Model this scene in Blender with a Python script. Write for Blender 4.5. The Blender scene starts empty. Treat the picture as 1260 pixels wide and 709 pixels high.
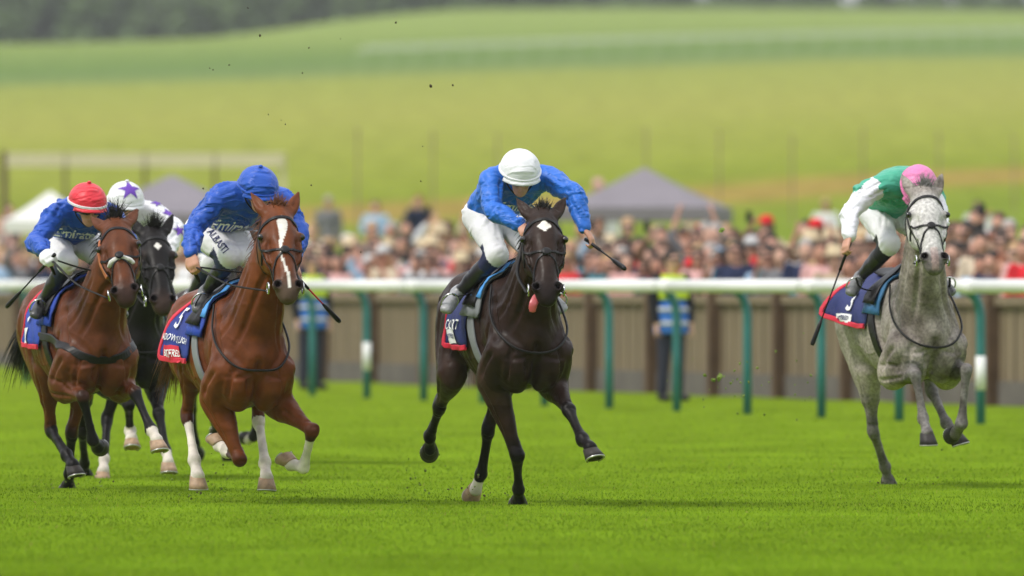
import bpy, bmesh, math, random
import numpy as np
from mathutils import Vector, Matrix
from mathutils.bvhtree import BVHTree
random.seed(7); rng = np.random.default_rng(11)
SC = bpy.context.scene
R = math.radians
# ------------------------------------------------------------------ camera, sky, sun, exposure
CAMH, FPX, HOR = 1.37, 14000.0, 348.0            # eye height (m), focal length in px of a 1260 px frame, horizon row
cam_d = bpy.data.cameras.new('camera'); cam = bpy.data.objects.new('camera', cam_d); SC.collection.objects.link(cam)
cam.location = (0, 0, CAMH); cam.rotation_euler = (R(90) - 6.5 / FPX, 0, 0)
cam_d.sensor_width = 36; cam_d.lens = 400; cam_d.clip_end = 6000; cam_d.clip_start = 1
cam_d.dof.use_dof = True; cam_d.dof.focus_distance = 71.5; cam_d.dof.aperture_fstop = 3.5
SC.camera = cam
SC.render.resolution_x, SC.render.resolution_y = 1024, 576
w = bpy.data.worlds.new('World'); SC.world = w; w.use_nodes = True
nt = w.node_tree; bg = nt.nodes['Background']
sky = nt.nodes.new('ShaderNodeTexSky'); sky.sky_type = 'NISHITA'; sky.sun_disc = False
SUN_EL, SUN_AZ = 52, -62                          # azimuth measured from +Y towards +X
sky.sun_elevation = R(SUN_EL); sky.sun_rotation = R(SUN_AZ); sky.air_density = 1.0; sky.dust_density = 1.0; sky.ozone_density = 1.0
hs = nt.nodes.new('ShaderNodeHueSaturation'); hs.inputs['Saturation'].default_value = 0.45
nt.links.new(sky.outputs[0], hs.inputs['Color'])
cl = nt.nodes.new('ShaderNodeMix'); cl.data_type = 'RGBA'; cl.inputs['Factor'].default_value = .75   # even cloud cover over the blue
tcw = nt.nodes.new('ShaderNodeTexCoord'); sxw = nt.nodes.new('ShaderNodeSeparateXYZ'); nt.links.new(tcw.outputs['Generated'], sxw.inputs[0])       # overcast sky: zenith about three times as bright as the horizon
mrw = nt.nodes.new('ShaderNodeMapRange'); mrw.inputs[1].default_value = 0; mrw.inputs[2].default_value = 1; mrw.inputs[3].default_value = 3.3; mrw.inputs[4].default_value = 10.0; nt.links.new(sxw.outputs['Z'], mrw.inputs[0])
cmw = nt.nodes.new('ShaderNodeMix'); cmw.data_type = 'RGBA'; cmw.blend_type = 'MULTIPLY'; cmw.inputs['Factor'].default_value = 1; cmw.inputs['A'].default_value = (.97, .99, 1.04, 1); nt.links.new(mrw.outputs[0], cmw.inputs['B']); nt.links.new(cmw.outputs['Result'], cl.inputs['B'])
nt.links.new(hs.outputs[0], cl.inputs['A']); nt.links.new(cl.outputs['Result'], bg.inputs[0]); bg.inputs[1].default_value = 0.13
sl = bpy.data.lights.new('sun', 'SUN'); sl.energy = 1.5; sl.angle = R(10); sl.color = (1.0, 0.95, 0.87)
so = bpy.data.objects.new('sun', sl); SC.collection.objects.link(so); so.location = (-20, 40, 40)
sd = Vector((math.sin(R(SUN_AZ)) * math.cos(R(SUN_EL)), -abs(math.cos(R(SUN_AZ))) * math.cos(R(SUN_EL)), math.sin(R(SUN_EL))))
so.rotation_euler = (-sd).to_track_quat('-Z', 'Y').to_euler()
sky.sun_rotation = math.atan2(sd.x, sd.y)
vs = SC.view_settings; vs.view_transform = 'Standard'; vs.look = 'None'; vs.gamma = 1; vs.exposure = 0.55; vs.use_curve_mapping = False
SC.render.engine = 'CYCLES'
try:
    SC.cycles.use_denoising = True; SC.cycles.denoiser = 'OPENIMAGEDENOISE'
except Exception: pass
SC.cycles.max_bounces = 5; SC.cycles.transparent_max_bounces = 4

# ------------------------------------------------------------------ helpers
COL = SC.collection
def A(*v): return np.array(v[0] if len(v) == 1 else v, dtype=np.float64)
def nrm(v): v = np.asarray(v, float); return v / (np.linalg.norm(v) + 1e-12)
def tag(o, label=None, cat=None, group=None, kind=None):
    if label: o['label'] = label
    if cat: o['category'] = cat
    if group: o['group'] = group
    if kind: o['kind'] = kind
    return o
def empty(name, loc=(0, 0, 0), rz=0.0):
    o = bpy.data.objects.new(name, None); COL.objects.link(o); o.location = loc; o.rotation_euler = (0, 0, rz); o.empty_display_size = .1
    return o
def link(name, me, m=None, parent=None):
    o = bpy.data.objects.new(name, me); COL.objects.link(o)
    if m is not None and not me.materials: me.materials.append(m)
    if parent is not None: o.parent = parent
    return o
def mesh_np(name, V, Fc, smooth=True, col=None):
    """V (n,3); Fc (m,3|4) int array or list of lists"""
    me = bpy.data.meshes.new(name)
    V = np.asarray(V, np.float32)
    if isinstance(Fc, np.ndarray):
        m, k = Fc.shape
        me.vertices.add(len(V)); me.vertices.foreach_set('co', V.ravel())
        me.loops.add(m * k); me.loops.foreach_set('vertex_index', Fc.astype(np.int32).ravel())
        me.polygons.add(m); me.polygons.foreach_set('loop_start', np.arange(0, m * k, k, dtype=np.int32))
        try: me.polygons.foreach_set('loop_total', np.full(m, k, np.int32))
        except Exception: pass
    else:
        me.from_pydata([tuple(v) for v in V], [], Fc)
    if col is not None:
        a = me.color_attributes.new('Col', 'FLOAT_COLOR', 'POINT')
        c = np.ones((len(V), 4), np.float32); c[:, :3] = col; a.data.foreach_set('color', c.ravel())
    me.polygons.foreach_set('use_smooth', np.full(len(me.polygons), smooth))
    me.update(); me.validate(verbose=False) if not isinstance(Fc, np.ndarray) else None
    return me
class MB:
    """collects vertices and faces of one mesh"""
    def __init__(s): s.V = []; s.F = []
    def add(s, V, F):
        b = len(s.V); s.V += [tuple(v) for v in V]; s.F += [[i + b for i in f] for f in F]; return s
    def box(s, c, sz, M=None, bev=0.0):
        c = A(c); h = A(sz) / 2
        P = [(x, y, z) for x in (-1, 1) for y in (-1, 1) for z in (-1, 1)]
        P = [h * A(p) for p in P]
        if M is not None: P = [np.asarray(M) @ p for p in P]
        return s.add([c + p for p in P], [[0, 1, 3, 2], [4, 6, 7, 5], [0, 4, 5, 1], [2, 3, 7, 6], [0, 2, 6, 4], [1, 5, 7, 3]])
    def tube(s, pts, rad, n=8, cap=True, flat=None, up=(0, 0, 1)):
        pts = [A(p) for p in pts]; N = len(pts); rad = [rad] * N if np.isscalar(rad) else list(rad)
        V = []; F = []; prev = None
        for i, p in enumerate(pts):
            t = nrm(pts[min(i + 1, N - 1)] - pts[max(i - 1, 0)])
            if prev is None:
                u = A(up)
                if abs(np.dot(u, t)) > .95: u = A(1, 0, 0)
            else: u = prev
            b = nrm(np.cross(t, u)); u = np.cross(b, t); prev = u
            for k in range(n):
                a = 2 * math.pi * k / n
                V.append(p + rad[i] * (math.cos(a) * u * (flat or 1) + math.sin(a) * b))
        for i in range(N - 1):
            for k in range(n):
                k2 = (k + 1) % n; F.append([i * n + k, i * n + k2, (i + 1) * n + k2, (i + 1) * n + k])
        if cap: F.append(list(range(n))[::-1]); F.append([(N - 1) * n + k for k in range(n)])
        return s.add(V, F)
    def lathe(s, prof, c=(0, 0, 0), n=16, M=None):
        V = []; F = []; c = A(c)
        for r, z in prof:
            for k in range(n):
                a = 2 * math.pi * k / n; p = A(r * math.cos(a), r * math.sin(a), z)
                V.append(c + (np.asarray(M) @ p if M is not None else p))
        for i in range(len(prof) - 1):
            for k in range(n):
                k2 = (k + 1) % n; F.append([i * n + k, i * n + k2, (i + 1) * n + k2, (i + 1) * n + k])
        F.append(list(range(n))[::-1]); F.append([(len(prof) - 1) * n + k for k in range(n)])
        return s.add(V, F)
    def me(s, name, smooth=False): return mesh_np(name, s.V, s.F, smooth)
    def build(s, name, m, parent=None, smooth=False): return link(name, s.me(name, smooth), m, parent)
def catmull(P, n=6, closed=False):
    P = [A(p) for p in P]; out = []
    N = len(P); rngi = range(N if closed else N - 1)
    for i in rngi:
        p0 = P[(i - 1) % N] if closed or i > 0 else 2 * P[0] - P[1]
        p1 = P[i]; p2 = P[(i + 1) % N]
        p3 = P[(i + 2) % N] if closed or i + 2 < N else 2 * P[-1] - P[-2]
        for k in range(n):
            t = k / n
            out.append(.5 * (2 * p1 + (p2 - p0) * t + (2 * p0 - 5 * p1 + 4 * p2 - p3) * t * t + (3 * p1 - p0 - 3 * p2 + p3) * t ** 3))
    if not closed: out.append(P[-1])
    return out
# ------------------------------------------------------------------ implicit bodies: blended tapered segments, meshed with surface nets
class Field:
    def __init__(s, lo, hi, h):
        s.lo = A(lo); s.h = h; s.n = np.ceil((A(hi) - s.lo) / h).astype(int) + 1
        s.F = np.full(s.n, 1.0, np.float32)
    def _sub(s, lo, hi):
        a = np.clip(np.floor((lo - s.lo) / s.h).astype(int), 0, s.n); b = np.clip(np.ceil((hi - s.lo) / s.h).astype(int) + 1, 0, s.n)
        return a, b
    def _grid(s, a, b):
        return [(s.lo[i] + s.h * np.arange(a[i], b[i])).astype(np.float32).reshape([-1 if j == i else 1 for j in range(3)]) for i in range(3)]
    def chain(s, st, k=.02, side=(0, 1, 0), sub=3, neg=False, pad=None):
        """st: list of (pos, w, h); w along side axis, h across it"""
        st = [(A(p), float(ww), float(hh)) for p, ww, hh in st]
        if len(st) > 2 and sub > 1:
            Q = catmull([np.concatenate([p, [ww, hh]]) for p, ww, hh in st], sub); st = [(q[:3], max(q[3], .004), max(q[4], .004)) for q in Q]
        if len(st) == 1: st = [st[0], (st[0][0] + A(1e-4, 0, 1e-4), st[0][1], st[0][2])]
        pad = pad or (k + 2.5 * s.h)
        P = np.array([q[0] for q in st]); rm = max(max(q[1], q[2]) for q in st)
        a, b = s._sub(P.min(0) - rm - pad, P.max(0) + rm + pad)
        if np.any(b - a < 2): return
        C = np.full(b - a, 1.0, np.float32)
        for (p, w0, h0), (q, w1, h1) in zip(st[:-1], st[1:]):
            r = max(w0, h0, w1, h1) + pad
            a2, b2 = s._sub(np.minimum(p, q) - r, np.maximum(p, q) + r)
            a2 = np.maximum(a2, a); b2 = np.minimum(b2, b)
            if np.any(b2 - a2 < 1): continue
            X, Y, Z = s._grid(a2, b2)
            ax = q - p; L = np.linalg.norm(ax) + 1e-9; ax = ax / L
            sv = A(side) - ax * np.dot(A(side), ax)
            if np.linalg.norm(sv) < .05: sv = np.cross(ax, A(0, 0, 1)) if abs(ax[2]) < .9 else np.cross(ax, A(1, 0, 0))
            sv = nrm(sv); uv = np.cross(ax, sv)
            x = X - p[0]; y = Y - p[1]; z = Z - p[2]
            t = x * ax[0] + y * ax[1] + z * ax[2]
            sc = x * sv[0] + y * sv[1] + z * sv[2]; uc = x * uv[0] + y * uv[1] + z * uv[2]
            tc = np.clip(t, 0, L); al = t - tc; tc = tc / L
            ww = w0 + (w1 - w0) * tc; hh = h0 + (h1 - h0) * tc; m = np.minimum(ww, hh)
            d = (np.sqrt((sc / ww) ** 2 + (uc / hh) ** 2 + (al / m) ** 2) - 1) * m
            sl_ = tuple(slice(a2[i] - a[i], b2[i] - a[i]) for i in range(3))
            C[sl_] = np.minimum(C[sl_], d)
        G = tuple(slice(a[i], b[i]) for i in range(3)); F0 = s.F[G]
        if neg:
            e = np.maximum(k - np.abs(F0 + C), 0) / k; s.F[G] = np.maximum(F0, -C) + e * e * k * .25
        else:
            e = np.maximum(k - np.abs(F0 - C), 0) / k; s.F[G] = np.minimum(F0, C) - e * e * k * .25
    def ball(s, p, r, k=.02, side=(0, 1, 0), ax=(1, 0, 0), neg=False):
        """ellipsoid r=(along ax, along side, third)"""
        r = [r] * 3 if np.isscalar(r) else r
        p = A(p); ax = nrm(ax); e = max(r[0] - min(r[1], r[2]), 1e-4)
        s.chain([(p - ax * e, r[1] * (.55 if e > .01 else 1), r[2] * (.55 if e > .01 else 1)), (p, r[1], r[2]), (p + ax * e, r[1] * (.55 if e > .01 else 1), r[2] * (.55 if e > .01 else 1))] if e > .01 else [(p, r[1], r[2])], k, side, 3, neg)
    def mesh(s, smooth=1):
        F = s.F; S = F < 0
        cnt = np.zeros(np.array(F.shape) - 1, np.int8)
        for i in (0, 1):
            for j in (0, 1):
                for k in (0, 1):
                    cnt += S[i:F.shape[0] - 1 + i, j:F.shape[1] - 1 + j, k:F.shape[2] - 1 + k]
        M = (cnt > 0) & (cnt < 8); idx = np.full(M.shape, -1, np.int32)
        I, J, K = np.nonzero(M); N = len(I); idx[I, J, K] = np.arange(N)
        acc = np.zeros((N, 3)); c = np.zeros(N)
        cor = [(i, j, k) for i in (0, 1) for j in (0, 1) for k in (0, 1)]
        for a in cor:
            for ax in range(3):
                if a[ax]: continue
                b = list(a); b[ax] = 1
                fa = F[I + a[0], J + a[1], K + a[2]]; fb = F[I + b[0], J + b[1], K + b[2]]
                m = (fa < 0) != (fb < 0); t = np.where(m, fa / np.where(m, fa - fb, 1), 0)
                for d in range(3): acc[:, d] += np.where(m, a[d] + (t if d == ax else 0), 0)
                c += m
        V = s.lo + s.h * (np.stack([I, J, K], 1) + acc / c[:, None])
        Q = []
        for ax in range(3):
            u, v = (ax + 1) % 3, (ax + 2) % 3
            n = F.shape
            sa = [slice(1, n[d] - 1) for d in range(3)]; sb = list(sa); sa[ax] = slice(0, n[ax] - 1); sb[ax] = slice(1, n[ax])
            sa, sb = tuple(sa), tuple(sb)
            E = S[sa] != S[sb]; P = np.stack(np.nonzero(E), 1); P[:, u] += 1; P[:, v] += 1
            inside = S[P[:, 0], P[:, 1], P[:, 2]]
            q = []
            for du, dv in ((-1, -1), (0, -1), (0, 0), (-1, 0)):
                p = P.copy(); p[:, u] += du; p[:, v] += dv; q.append(idx[p[:, 0], p[:, 1], p[:, 2]])
            q = np.stack(q, 1); q[~inside] = q[~inside][:, ::-1]; Q.append(q)
        Q = np.concatenate(Q); Q = Q[(Q >= 0).all(1)]
        for _ in range(smooth):
            nb = np.zeros((N, 3)); ct = np.bincount(Q.ravel(), minlength=N) * 2
            for e in range(4):
                i, j = Q[:, e], Q[:, (e + 1) % 4]
                for d in range(3):
                    nb[:, d] += np.bincount(i, V[j, d], N) + np.bincount(j, V[i, d], N)
            V = .5 * V + .5 * nb / np.maximum(ct, 1)[:, None]
        return V, Q
def normals(V, Q):
    fn = np.cross(V[Q[:, 2]] - V[Q[:, 0]], V[Q[:, 3]] - V[Q[:, 1]]); N = np.zeros_like(V)
    for e in range(4):
        for d in range(3): N[:, d] += np.bincount(Q[:, e], fn[:, d], len(V))
    return N / (np.linalg.norm(N, axis=1, keepdims=True) + 1e-12)
def wob(V, f, seed=0):
    """cheap smooth pseudo noise -1..1"""
    r = np.random.default_rng(seed); o = np.zeros(len(V))
    for k in range(5):
        d = r.normal(size=3); d /= np.linalg.norm(d); o += np.sin(V @ d * f * r.uniform(.6, 1.6) + r.uniform(0, 6.3) + 1.5 * np.sin(V @ r.normal(size=3) * f * .4))
    return o / 3.0
def bvh_of(V, Q): return BVHTree.FromPolygons([tuple(v) for v in V], [tuple(q) for q in Q.tolist()])
# ------------------------------------------------------------------ materials
def mat(name, col=None, rough=.6, metal=0.0, var=.12, scale=8.0, bump=0.0, bscale=60.0, spec=.4, attr=False, objcol=False, sheen=0.0, coat=0.0, emis=None, sub=0.0, stretch=None):
    m = bpy.data.materials.new(name); m.use_nodes = True; t = m.node_tree; p = t.nodes['Principled BSDF']
    N = t.nodes.new; Lk = t.links.new
    tc = N('ShaderNodeTexCoord'); no = N('ShaderNodeTexNoise'); no.inputs['Scale'].default_value = scale; no.inputs['Detail'].default_value = 5
    src = tc.outputs['Object']
    if stretch:
        mp = N('ShaderNodeMapping'); mp.inputs['Scale'].default_value = stretch; Lk(src, mp.inputs[0]); src = mp.outputs[0]
    Lk(src, no.inputs['Vector'])
    rm = N('ShaderNodeMapRange'); rm.inputs[1].default_value = .25; rm.inputs[2].default_value = .75; rm.inputs[3].default_value = 1 - var; rm.inputs[4].default_value = 1 + var
    Lk(no.outputs['Fac'], rm.inputs[0])
    mx = N('ShaderNodeMix'); mx.data_type = 'RGBA'; mx.blend_type = 'MULTIPLY'; mx.inputs['Factor'].default_value = 1
    if attr: a = N('ShaderNodeVertexColor'); a.layer_name = 'Col'; Lk(a.outputs[0], mx.inputs['A'])
    elif objcol: a = N('ShaderNodeObjectInfo'); Lk(a.outputs['Color'], mx.inputs['A'])
    else: mx.inputs['A'].default_value = (*col, 1)
    Lk(rm.outputs[0], mx.inputs['B']); Lk(mx.outputs['Result'], p.inputs['Base Color'])
    p.inputs['Roughness'].default_value = rough; p.inputs['Metallic'].default_value = metal; p.inputs['Specular IOR Level'].default_value = spec
    if sheen: p.inputs['Sheen Weight'].default_value = sheen; p.inputs['Sheen Roughness'].default_value = .4
    if coat: p.inputs['Coat Weight'].default_value = coat; p.inputs['Coat Roughness'].default_value = .25
    if sub: p.inputs['Subsurface Weight'].default_value = sub; p.inputs['Subsurface Radius'].default_value = (.02, .008, .004)
    if bump:
        n2 = N('ShaderNodeTexNoise'); n2.inputs['Scale'].default_value = bscale; n2.inputs['Detail'].default_value = 4; Lk(src, n2.inputs['Vector'])
        b = N('ShaderNodeBump'); b.inputs['Strength'].default_value = bump; b.inputs['Distance'].default_value = .02; Lk(n2.outputs['Fac'], b.inputs['Height']); Lk(b.outputs[0], p.inputs['Normal'])
    return m
def silk(name, col, rough=.42, scale=9.0, strength=.85):
    m = mat(name, col, rough, var=.10, scale=5, spec=.35, sheen=.12); t = m.node_tree; p = t.nodes['Principled BSDF']; N = t.nodes.new; Lk = t.links.new
    tc = N('ShaderNodeTexCoord'); prev = None
    for sc, dist, st, typ in ((scale, .030, strength, 'RIDGED_MULTIFRACTAL'), (scale * 2.6, .010, strength * .8, 'RIDGED_MULTIFRACTAL'), (scale * 9, .002, .5, 'FBM')):
        n = N('ShaderNodeTexNoise'); n.noise_type = typ; n.inputs['Scale'].default_value = sc; n.inputs['Detail'].default_value = 2; n.inputs['Distortion'].default_value = .9; mp = N('ShaderNodeMapping'); mp.inputs['Scale'].default_value = (1.0, .55, 1.5); mp.inputs['Rotation'].default_value = (.5, .35, .2); Lk(tc.outputs['Object'], mp.inputs[0]); Lk(mp.outputs[0], n.inputs['Vector'])
        b = N('ShaderNodeBump'); b.inputs['Strength'].default_value = st; b.inputs['Distance'].default_value = dist; Lk(n.outputs['Fac'], b.inputs['Height'])
        if prev: Lk(prev.outputs[0], b.inputs['Normal'])
        prev = b
    Lk(prev.outputs[0], p.inputs['Normal']); return m
M = {}
M['leather'] = mat('black_leather', (.010, .009, .009), .42, spec=.25, var=.3, scale=20)
M['tan_leather'] = mat('tan_leather', (.42, .13, .045), .5, var=.2)
M['steel'] = mat('steel', (.62, .62, .62), .25, 1.0, var=.08)
M['alu'] = mat('worn_aluminium', (.55, .54, .52), .35, .9, var=.15)
M['white_fleece'] = mat('white_fleece', (.72, .70, .66), .9, var=.2, scale=40, bump=.5, bscale=150)
M['eye'] = mat('eye', (.006, .004, .003), .06, spec=.7, var=.1)
M['horn_dark'] = mat('dark_horn', (.035, .030, .027), .5, spec=.2, var=.35, scale=25)
M['horn_pale'] = mat('pale_horn', (.36, .24, .15), .55, var=.35, scale=25)
M['tongue'] = mat('tongue', (.52, .09, .10), .3, spec=.6, var=.15)
def hairy(m, r0, r1):
    t = m.node_tree; p = t.nodes['Principled BSDF']; n = t.nodes.new('ShaderNodeTexNoise'); n.inputs['Scale'].default_value = 14; n.inputs['Detail'].default_value = 6; n.inputs['Roughness'].default_value = .7; tc = t.nodes.new('ShaderNodeTexCoord'); t.links.new(tc.outputs['Object'], n.inputs['Vector'])
    r = t.nodes.new('ShaderNodeMapRange'); r.inputs[1].default_value = .35; r.inputs[2].default_value = .65; r.inputs[3].default_value = r0; r.inputs[4].default_value = r1; t.links.new(n.outputs['Fac'], r.inputs[0]); t.links.new(r.outputs[0], p.inputs['Roughness']); return m
M['coat'] = mat('coat', None, .38, attr=True, var=.30, scale=13, spec=.13, bump=.14, bscale=34)
M['grey_coat'] = mat('grey_coat', None, .55, attr=True, var=.42, scale=48, spec=.10, bump=.08, bscale=60)
hairy(M['coat'], .28, .55); hairy(M['grey_coat'], .42, .7)
M['hair_black'] = mat('black_hair', (.012, .010, .009), .5, var=.3)
M['hair_chest'] = mat('chestnut_hair', (.17, .06, .024), .5, var=.3)
M['hair_grey'] = mat('grey_hair', (.20, .19, .18), .6, var=.4)
M['skin'] = mat('skin', (.56, .29, .20), .5, var=.15, scale=14, sub=.1)
M['silk_blue'] = silk('blue_silk', (.018, .14, .58))
M['silk_blue2'] = silk('deep_blue_silk', (.014, .085, .46))
M['silk_white'] = silk('white_silk', (.74, .74, .77), strength=.5)
M['silk_green'] = silk('green_silk', (.055, .37, .24))
M['silk_pink'] = silk('pink_silk', (.72, .20, .42))
M['silk_red'] = silk('red_silk', (.72, .03, .05))
M['purple'] = mat('purple_print', (.12, .035, .36), .5, var=.08)
M['white_print'] = mat('white_print', (.80, .80, .80), .55, var=.05)
M['navy_print'] = mat('navy_print', (.015, .02, .10), .55, var=.05)
M['breech'] = mat('white_breeches', None, .62, attr=True, var=.08, scale=14, bump=.45, bscale=13)
M['boot'] = mat('boot_leather', None, .32, attr=True, var=.25, scale=30, spec=.55, bump=.15, bscale=40)
M['visor'] = mat('dark_visor', (.006, .006, .008), .08, spec=.8, var=.05)
M['cloth_blue'] = mat('blue_saddlecloth', (.018, .055, .36), .6, var=.12, bump=.2, bscale=80)
M['cloth_navy'] = mat('navy_saddlecloth', (.018, .028, .13), .65, var=.12, bump=.2, bscale=80)
M['cloth_navy2'] = mat('deep_blue_saddlecloth', (.016, .035, .22), .65, var=.12, bump=.2, bscale=80)
M['cloth_teal'] = mat('blue_pad', (.03, .13, .27), .6, var=.12, bump=.2, bscale=80)
M['cloth_sky'] = mat('sky_blue_pad', (.08, .32, .75), .6, var=.12, bump=.2, bscale=80)
M['cloth_red'] = mat('red_binding', (.62, .02, .05), .6, var=.1)
M['cloth_grey'] = mat('grey_webbing', (.20, .21, .22), .7, var=.15)
M['glove'] = mat('white_glove', (.70, .70, .70), .7, var=.1)
# ------------------------------------------------------------------ the place: turf, far fields, trees, rails
def smooth(x, a, b): t = np.clip((np.asarray(x, float) - a) / (b - a), 0, 1); return t * t * (3 - 2 * t)
FD = nrm(A(-.72, 2.8)); FN = A(FD[1], -FD[0])                                   # along and behind the spectators' fence
FP0 = A(5.36, 126.0)
def elev(X, Y):
    X = np.asarray(X, float); Y = np.asarray(Y, float)
    q = (X - FP0[0]) * FN[0] + (Y - FP0[1]) * FN[1]
    z = .06 * np.clip(q - .3, 0, 9) * (1 - smooth(X, 60, 200))
    far = np.interp(Y, [0, 150, 200, 230, 270, 350, 450, 600, 750, 900, 1050, 1120, 1300, 1700, 4000], [0, 0, .1, .8, 2.0, 4.3, 7.2, 11.5, 16.2, 21.0, 25.9, 27.2, 27.4, 22, -10])
    left = smooth(-X, 2, 40) * smooth(Y, 760, 1100)
    return z + far - 3.4 * left + .25 * np.sin(X * .045 + 1) * smooth(Y, 300, 600)
ys = np.concatenate([np.arange(-60, 120, 10.), np.arange(120, 300, 3.), np.arange(300, 1300, 15.), np.arange(1300, 4200, 150.)])
xs = np.concatenate([np.arange(-2000, -120, 130.), np.arange(-120, -24, 6.), np.arange(-24, 24, 1.2), np.arange(24, 120, 6.), np.arange(120, 2001, 130.)])
GX, GY = np.meshgrid(xs, ys); V = np.stack([GX, GY, elev(GX, GY)], -1).reshape(-1, 3); W = len(xs)
I, J = np.meshgrid(np.arange(W - 1), np.arange(len(ys) - 1)); b = (J * W + I).ravel(); Fq = np.stack([b, b + 1, b + W + 1, b + W], 1)
def ground_mat():
    m = bpy.data.materials.new('turf_and_fields'); m.use_nodes = True; t = m.node_tree; p = t.nodes['Principled BSDF']; N = t.nodes.new; Lk = t.links.new
    g = N('ShaderNodeNewGeometry'); sx = N('ShaderNodeSeparateXYZ'); Lk(g.outputs['Position'], sx.inputs[0])
    mp = N('ShaderNodeMapping'); mp.inputs['Scale'].default_value = (.02, .006, 0); Lk(g.outputs['Position'], mp.inputs[0])
    n1 = N('ShaderNodeTexNoise'); n1.inputs['Scale'].default_value = 1.0; n1.inputs['Detail'].default_value = 4; Lk(mp.outputs[0], n1.inputs['Vector'])
    ad = N('ShaderNodeMath'); ad.operation = 'MULTIPLY_ADD'; ad.inputs[1].default_value = 90; Lk(n1.outputs['Fac'], ad.inputs[0])
    xm = N('ShaderNodeMath'); xm.operation = 'MULTIPLY_ADD'; xm.inputs[1].default_value = -2.0; Lk(sx.outputs['X'], xm.inputs[0]); Lk(sx.outputs['Y'], xm.inputs[2]); Lk(xm.outputs[0], ad.inputs[2])
    mr = N('ShaderNodeMapRange'); mr.inputs[1].default_value = 45; mr.inputs[2].default_value = 1245; Lk(ad.outputs[0], mr.inputs[0])
    cr = N('ShaderNodeValToRGB'); Lk(mr.outputs[0], cr.inputs[0]); e = cr.color_ramp.elements
    stops = [(0, (.112, .200, .009)), (150, (.150, .220, .014)), (270, (.16, .215, .028)), (290, (.18, .22, .03)), (300, (.27, .20, .055)), (312, (.27, .20, .055)), (322, (.185, .225, .03)), (350, (.215, .245, .04)), (470, (.26, .27, .062)), (610, (.23, .26, .06)), (650, (.15, .205, .07)), (680, (.12, .185, .055)), (725, (.135, .20, .055)), (840, (.19, .25, .065)), (1000, (.21, .27, .07)), (1200, (.17, .24, .06))]
    while len(e) < len(stops): e.new(.5)
    for el, (y, c) in zip(e, stops): el.position = y / 1200; el.color = (*c, 1)
    mp2 = N('ShaderNodeMapping'); mp2.inputs['Scale'].default_value = (1.2, .35, 1); Lk(g.outputs['Position'], mp2.inputs[0])
    n2 = N('ShaderNodeTexNoise'); n2.inputs['Scale'].default_value = 1.0; n2.inputs['Detail'].default_value = 8; Lk(mp2.outputs[0], n2.inputs['Vector'])
    r2 = N('ShaderNodeMapRange'); r2.inputs[1].default_value = .3; r2.inputs[2].default_value = .7; r2.inputs[3].default_value = .78; r2.inputs[4].default_value = 1.2; Lk(n2.outputs['Fac'], r2.inputs[0])
    mx = N('ShaderNodeMix'); mx.data_type = 'RGBA'; mx.blend_type = 'MULTIPLY'; mx.inputs['Factor'].default_value = 1; Lk(cr.outputs[0], mx.inputs['A']); Lk(r2.outputs[0], mx.inputs['B']); Lk(mx.outputs['Result'], p.inputs['Base Color'])
    p.inputs['Roughness'].default_value = 1.0; p.inputs['Specular IOR Level'].default_value = 0.0
    return m
gr = link('ground', mesh_np('ground', V, Fq), ground_mat()); tag(gr, 'green racecourse turf rising to far fields', kind='structure')
# mown turf: blades of grass
def grass(n, y0, y1, hw, seed, hmin, hmax, wd):
    r = np.random.default_rng(seed); Y = 1 / (1 / y0 + (1 / y1 - 1 / y0) * r.random(n)); X = (r.random(n) * 2 - 1) * (hw * Y / 70 + .6)
    rr = np.random.default_rng(77); tuft = np.zeros(n); pat = np.zeros(n)
    for q_ in range(9): tuft += np.sin(Y * rr.uniform(1.5, 7) + X * rr.uniform(-1.6, 1.6) + 1.4 * np.sin(X * rr.uniform(.4, 1.5) + Y * rr.uniform(.2, .9)) + rr.uniform(0, 6.3)) / 9
    for q_ in range(6): pat += np.sin(Y * rr.uniform(.3, 1.4) + X * rr.uniform(-.35, .35) + 1.2 * np.sin(X * rr.uniform(.2, .6)) + rr.uniform(0, 6.3)) / 6
    tuft = np.clip(.5 + 1.1 * tuft, 0, 1); pat = np.clip(.5 + .9 * pat, 0, 1)
    h = r.uniform(hmin, hmax, n) * (.9 + .2 * tuft); a = r.random(n) * 6.283; w2 = wd * r.uniform(.6, 1.3, n) * (Y / 70) / 2
    ln = h * r.uniform(.1, .9, n); la = r.random(n) * 6.283
    ca, sa = np.cos(a) * w2, np.sin(a) * w2 * .5; dx, dy = np.cos(la) * ln, np.sin(la) * ln; z = elev(X, Y) - .004
    P0 = np.stack([X - ca, Y - sa, z], 1); P1 = np.stack([X + ca, Y + sa, z], 1); P2 = np.stack([X + dx * .4 + ca * .7, Y + dy * .4 + sa * .7, z + h * .62], 1); P3 = np.stack([X + dx, Y + dy, z + h], 1)
    V = np.stack([P0, P1, P2, P3], 1).reshape(-1, 3); b = np.arange(n) * 4; F = np.concatenate([np.stack([b, b + 1, b + 2], 1), np.stack([b, b + 2, b + 3], 1)])
    k = r.random(n); c = A(.108, .200, .010) * (1 - k)[:, None] + A(.190, .287, .019) * k[:, None]; c *= (.56 + .42 * tuft * r.uniform(.7, 1.1, n) + .58 * pat)[:, None]; dry = r.random(n) < .02; c[dry] = A(.28, .27, .06)
    return V, F, np.repeat(c, 4, 0)
parts = [grass(225000, 47, 84, 4.3, 1, .007, .022, .006), grass(55000, 84, 140, 4.4, 2, .008, .020, .0088)]
V = np.concatenate([p[0] for p in parts]); Fq = np.concatenate([parts[0][1], parts[1][1] + len(parts[0][0])]); C = np.concatenate([p[2] for p in parts])
gm = mat('grass_blades', None, 1.0, attr=True, var=.16, scale=.6, spec=0.0)
go = link('grass', mesh_np('grass', V, Fq, True, C), gm); tag(go, 'short mown turf of the racecourse', 'grass', kind='stuff')

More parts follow.
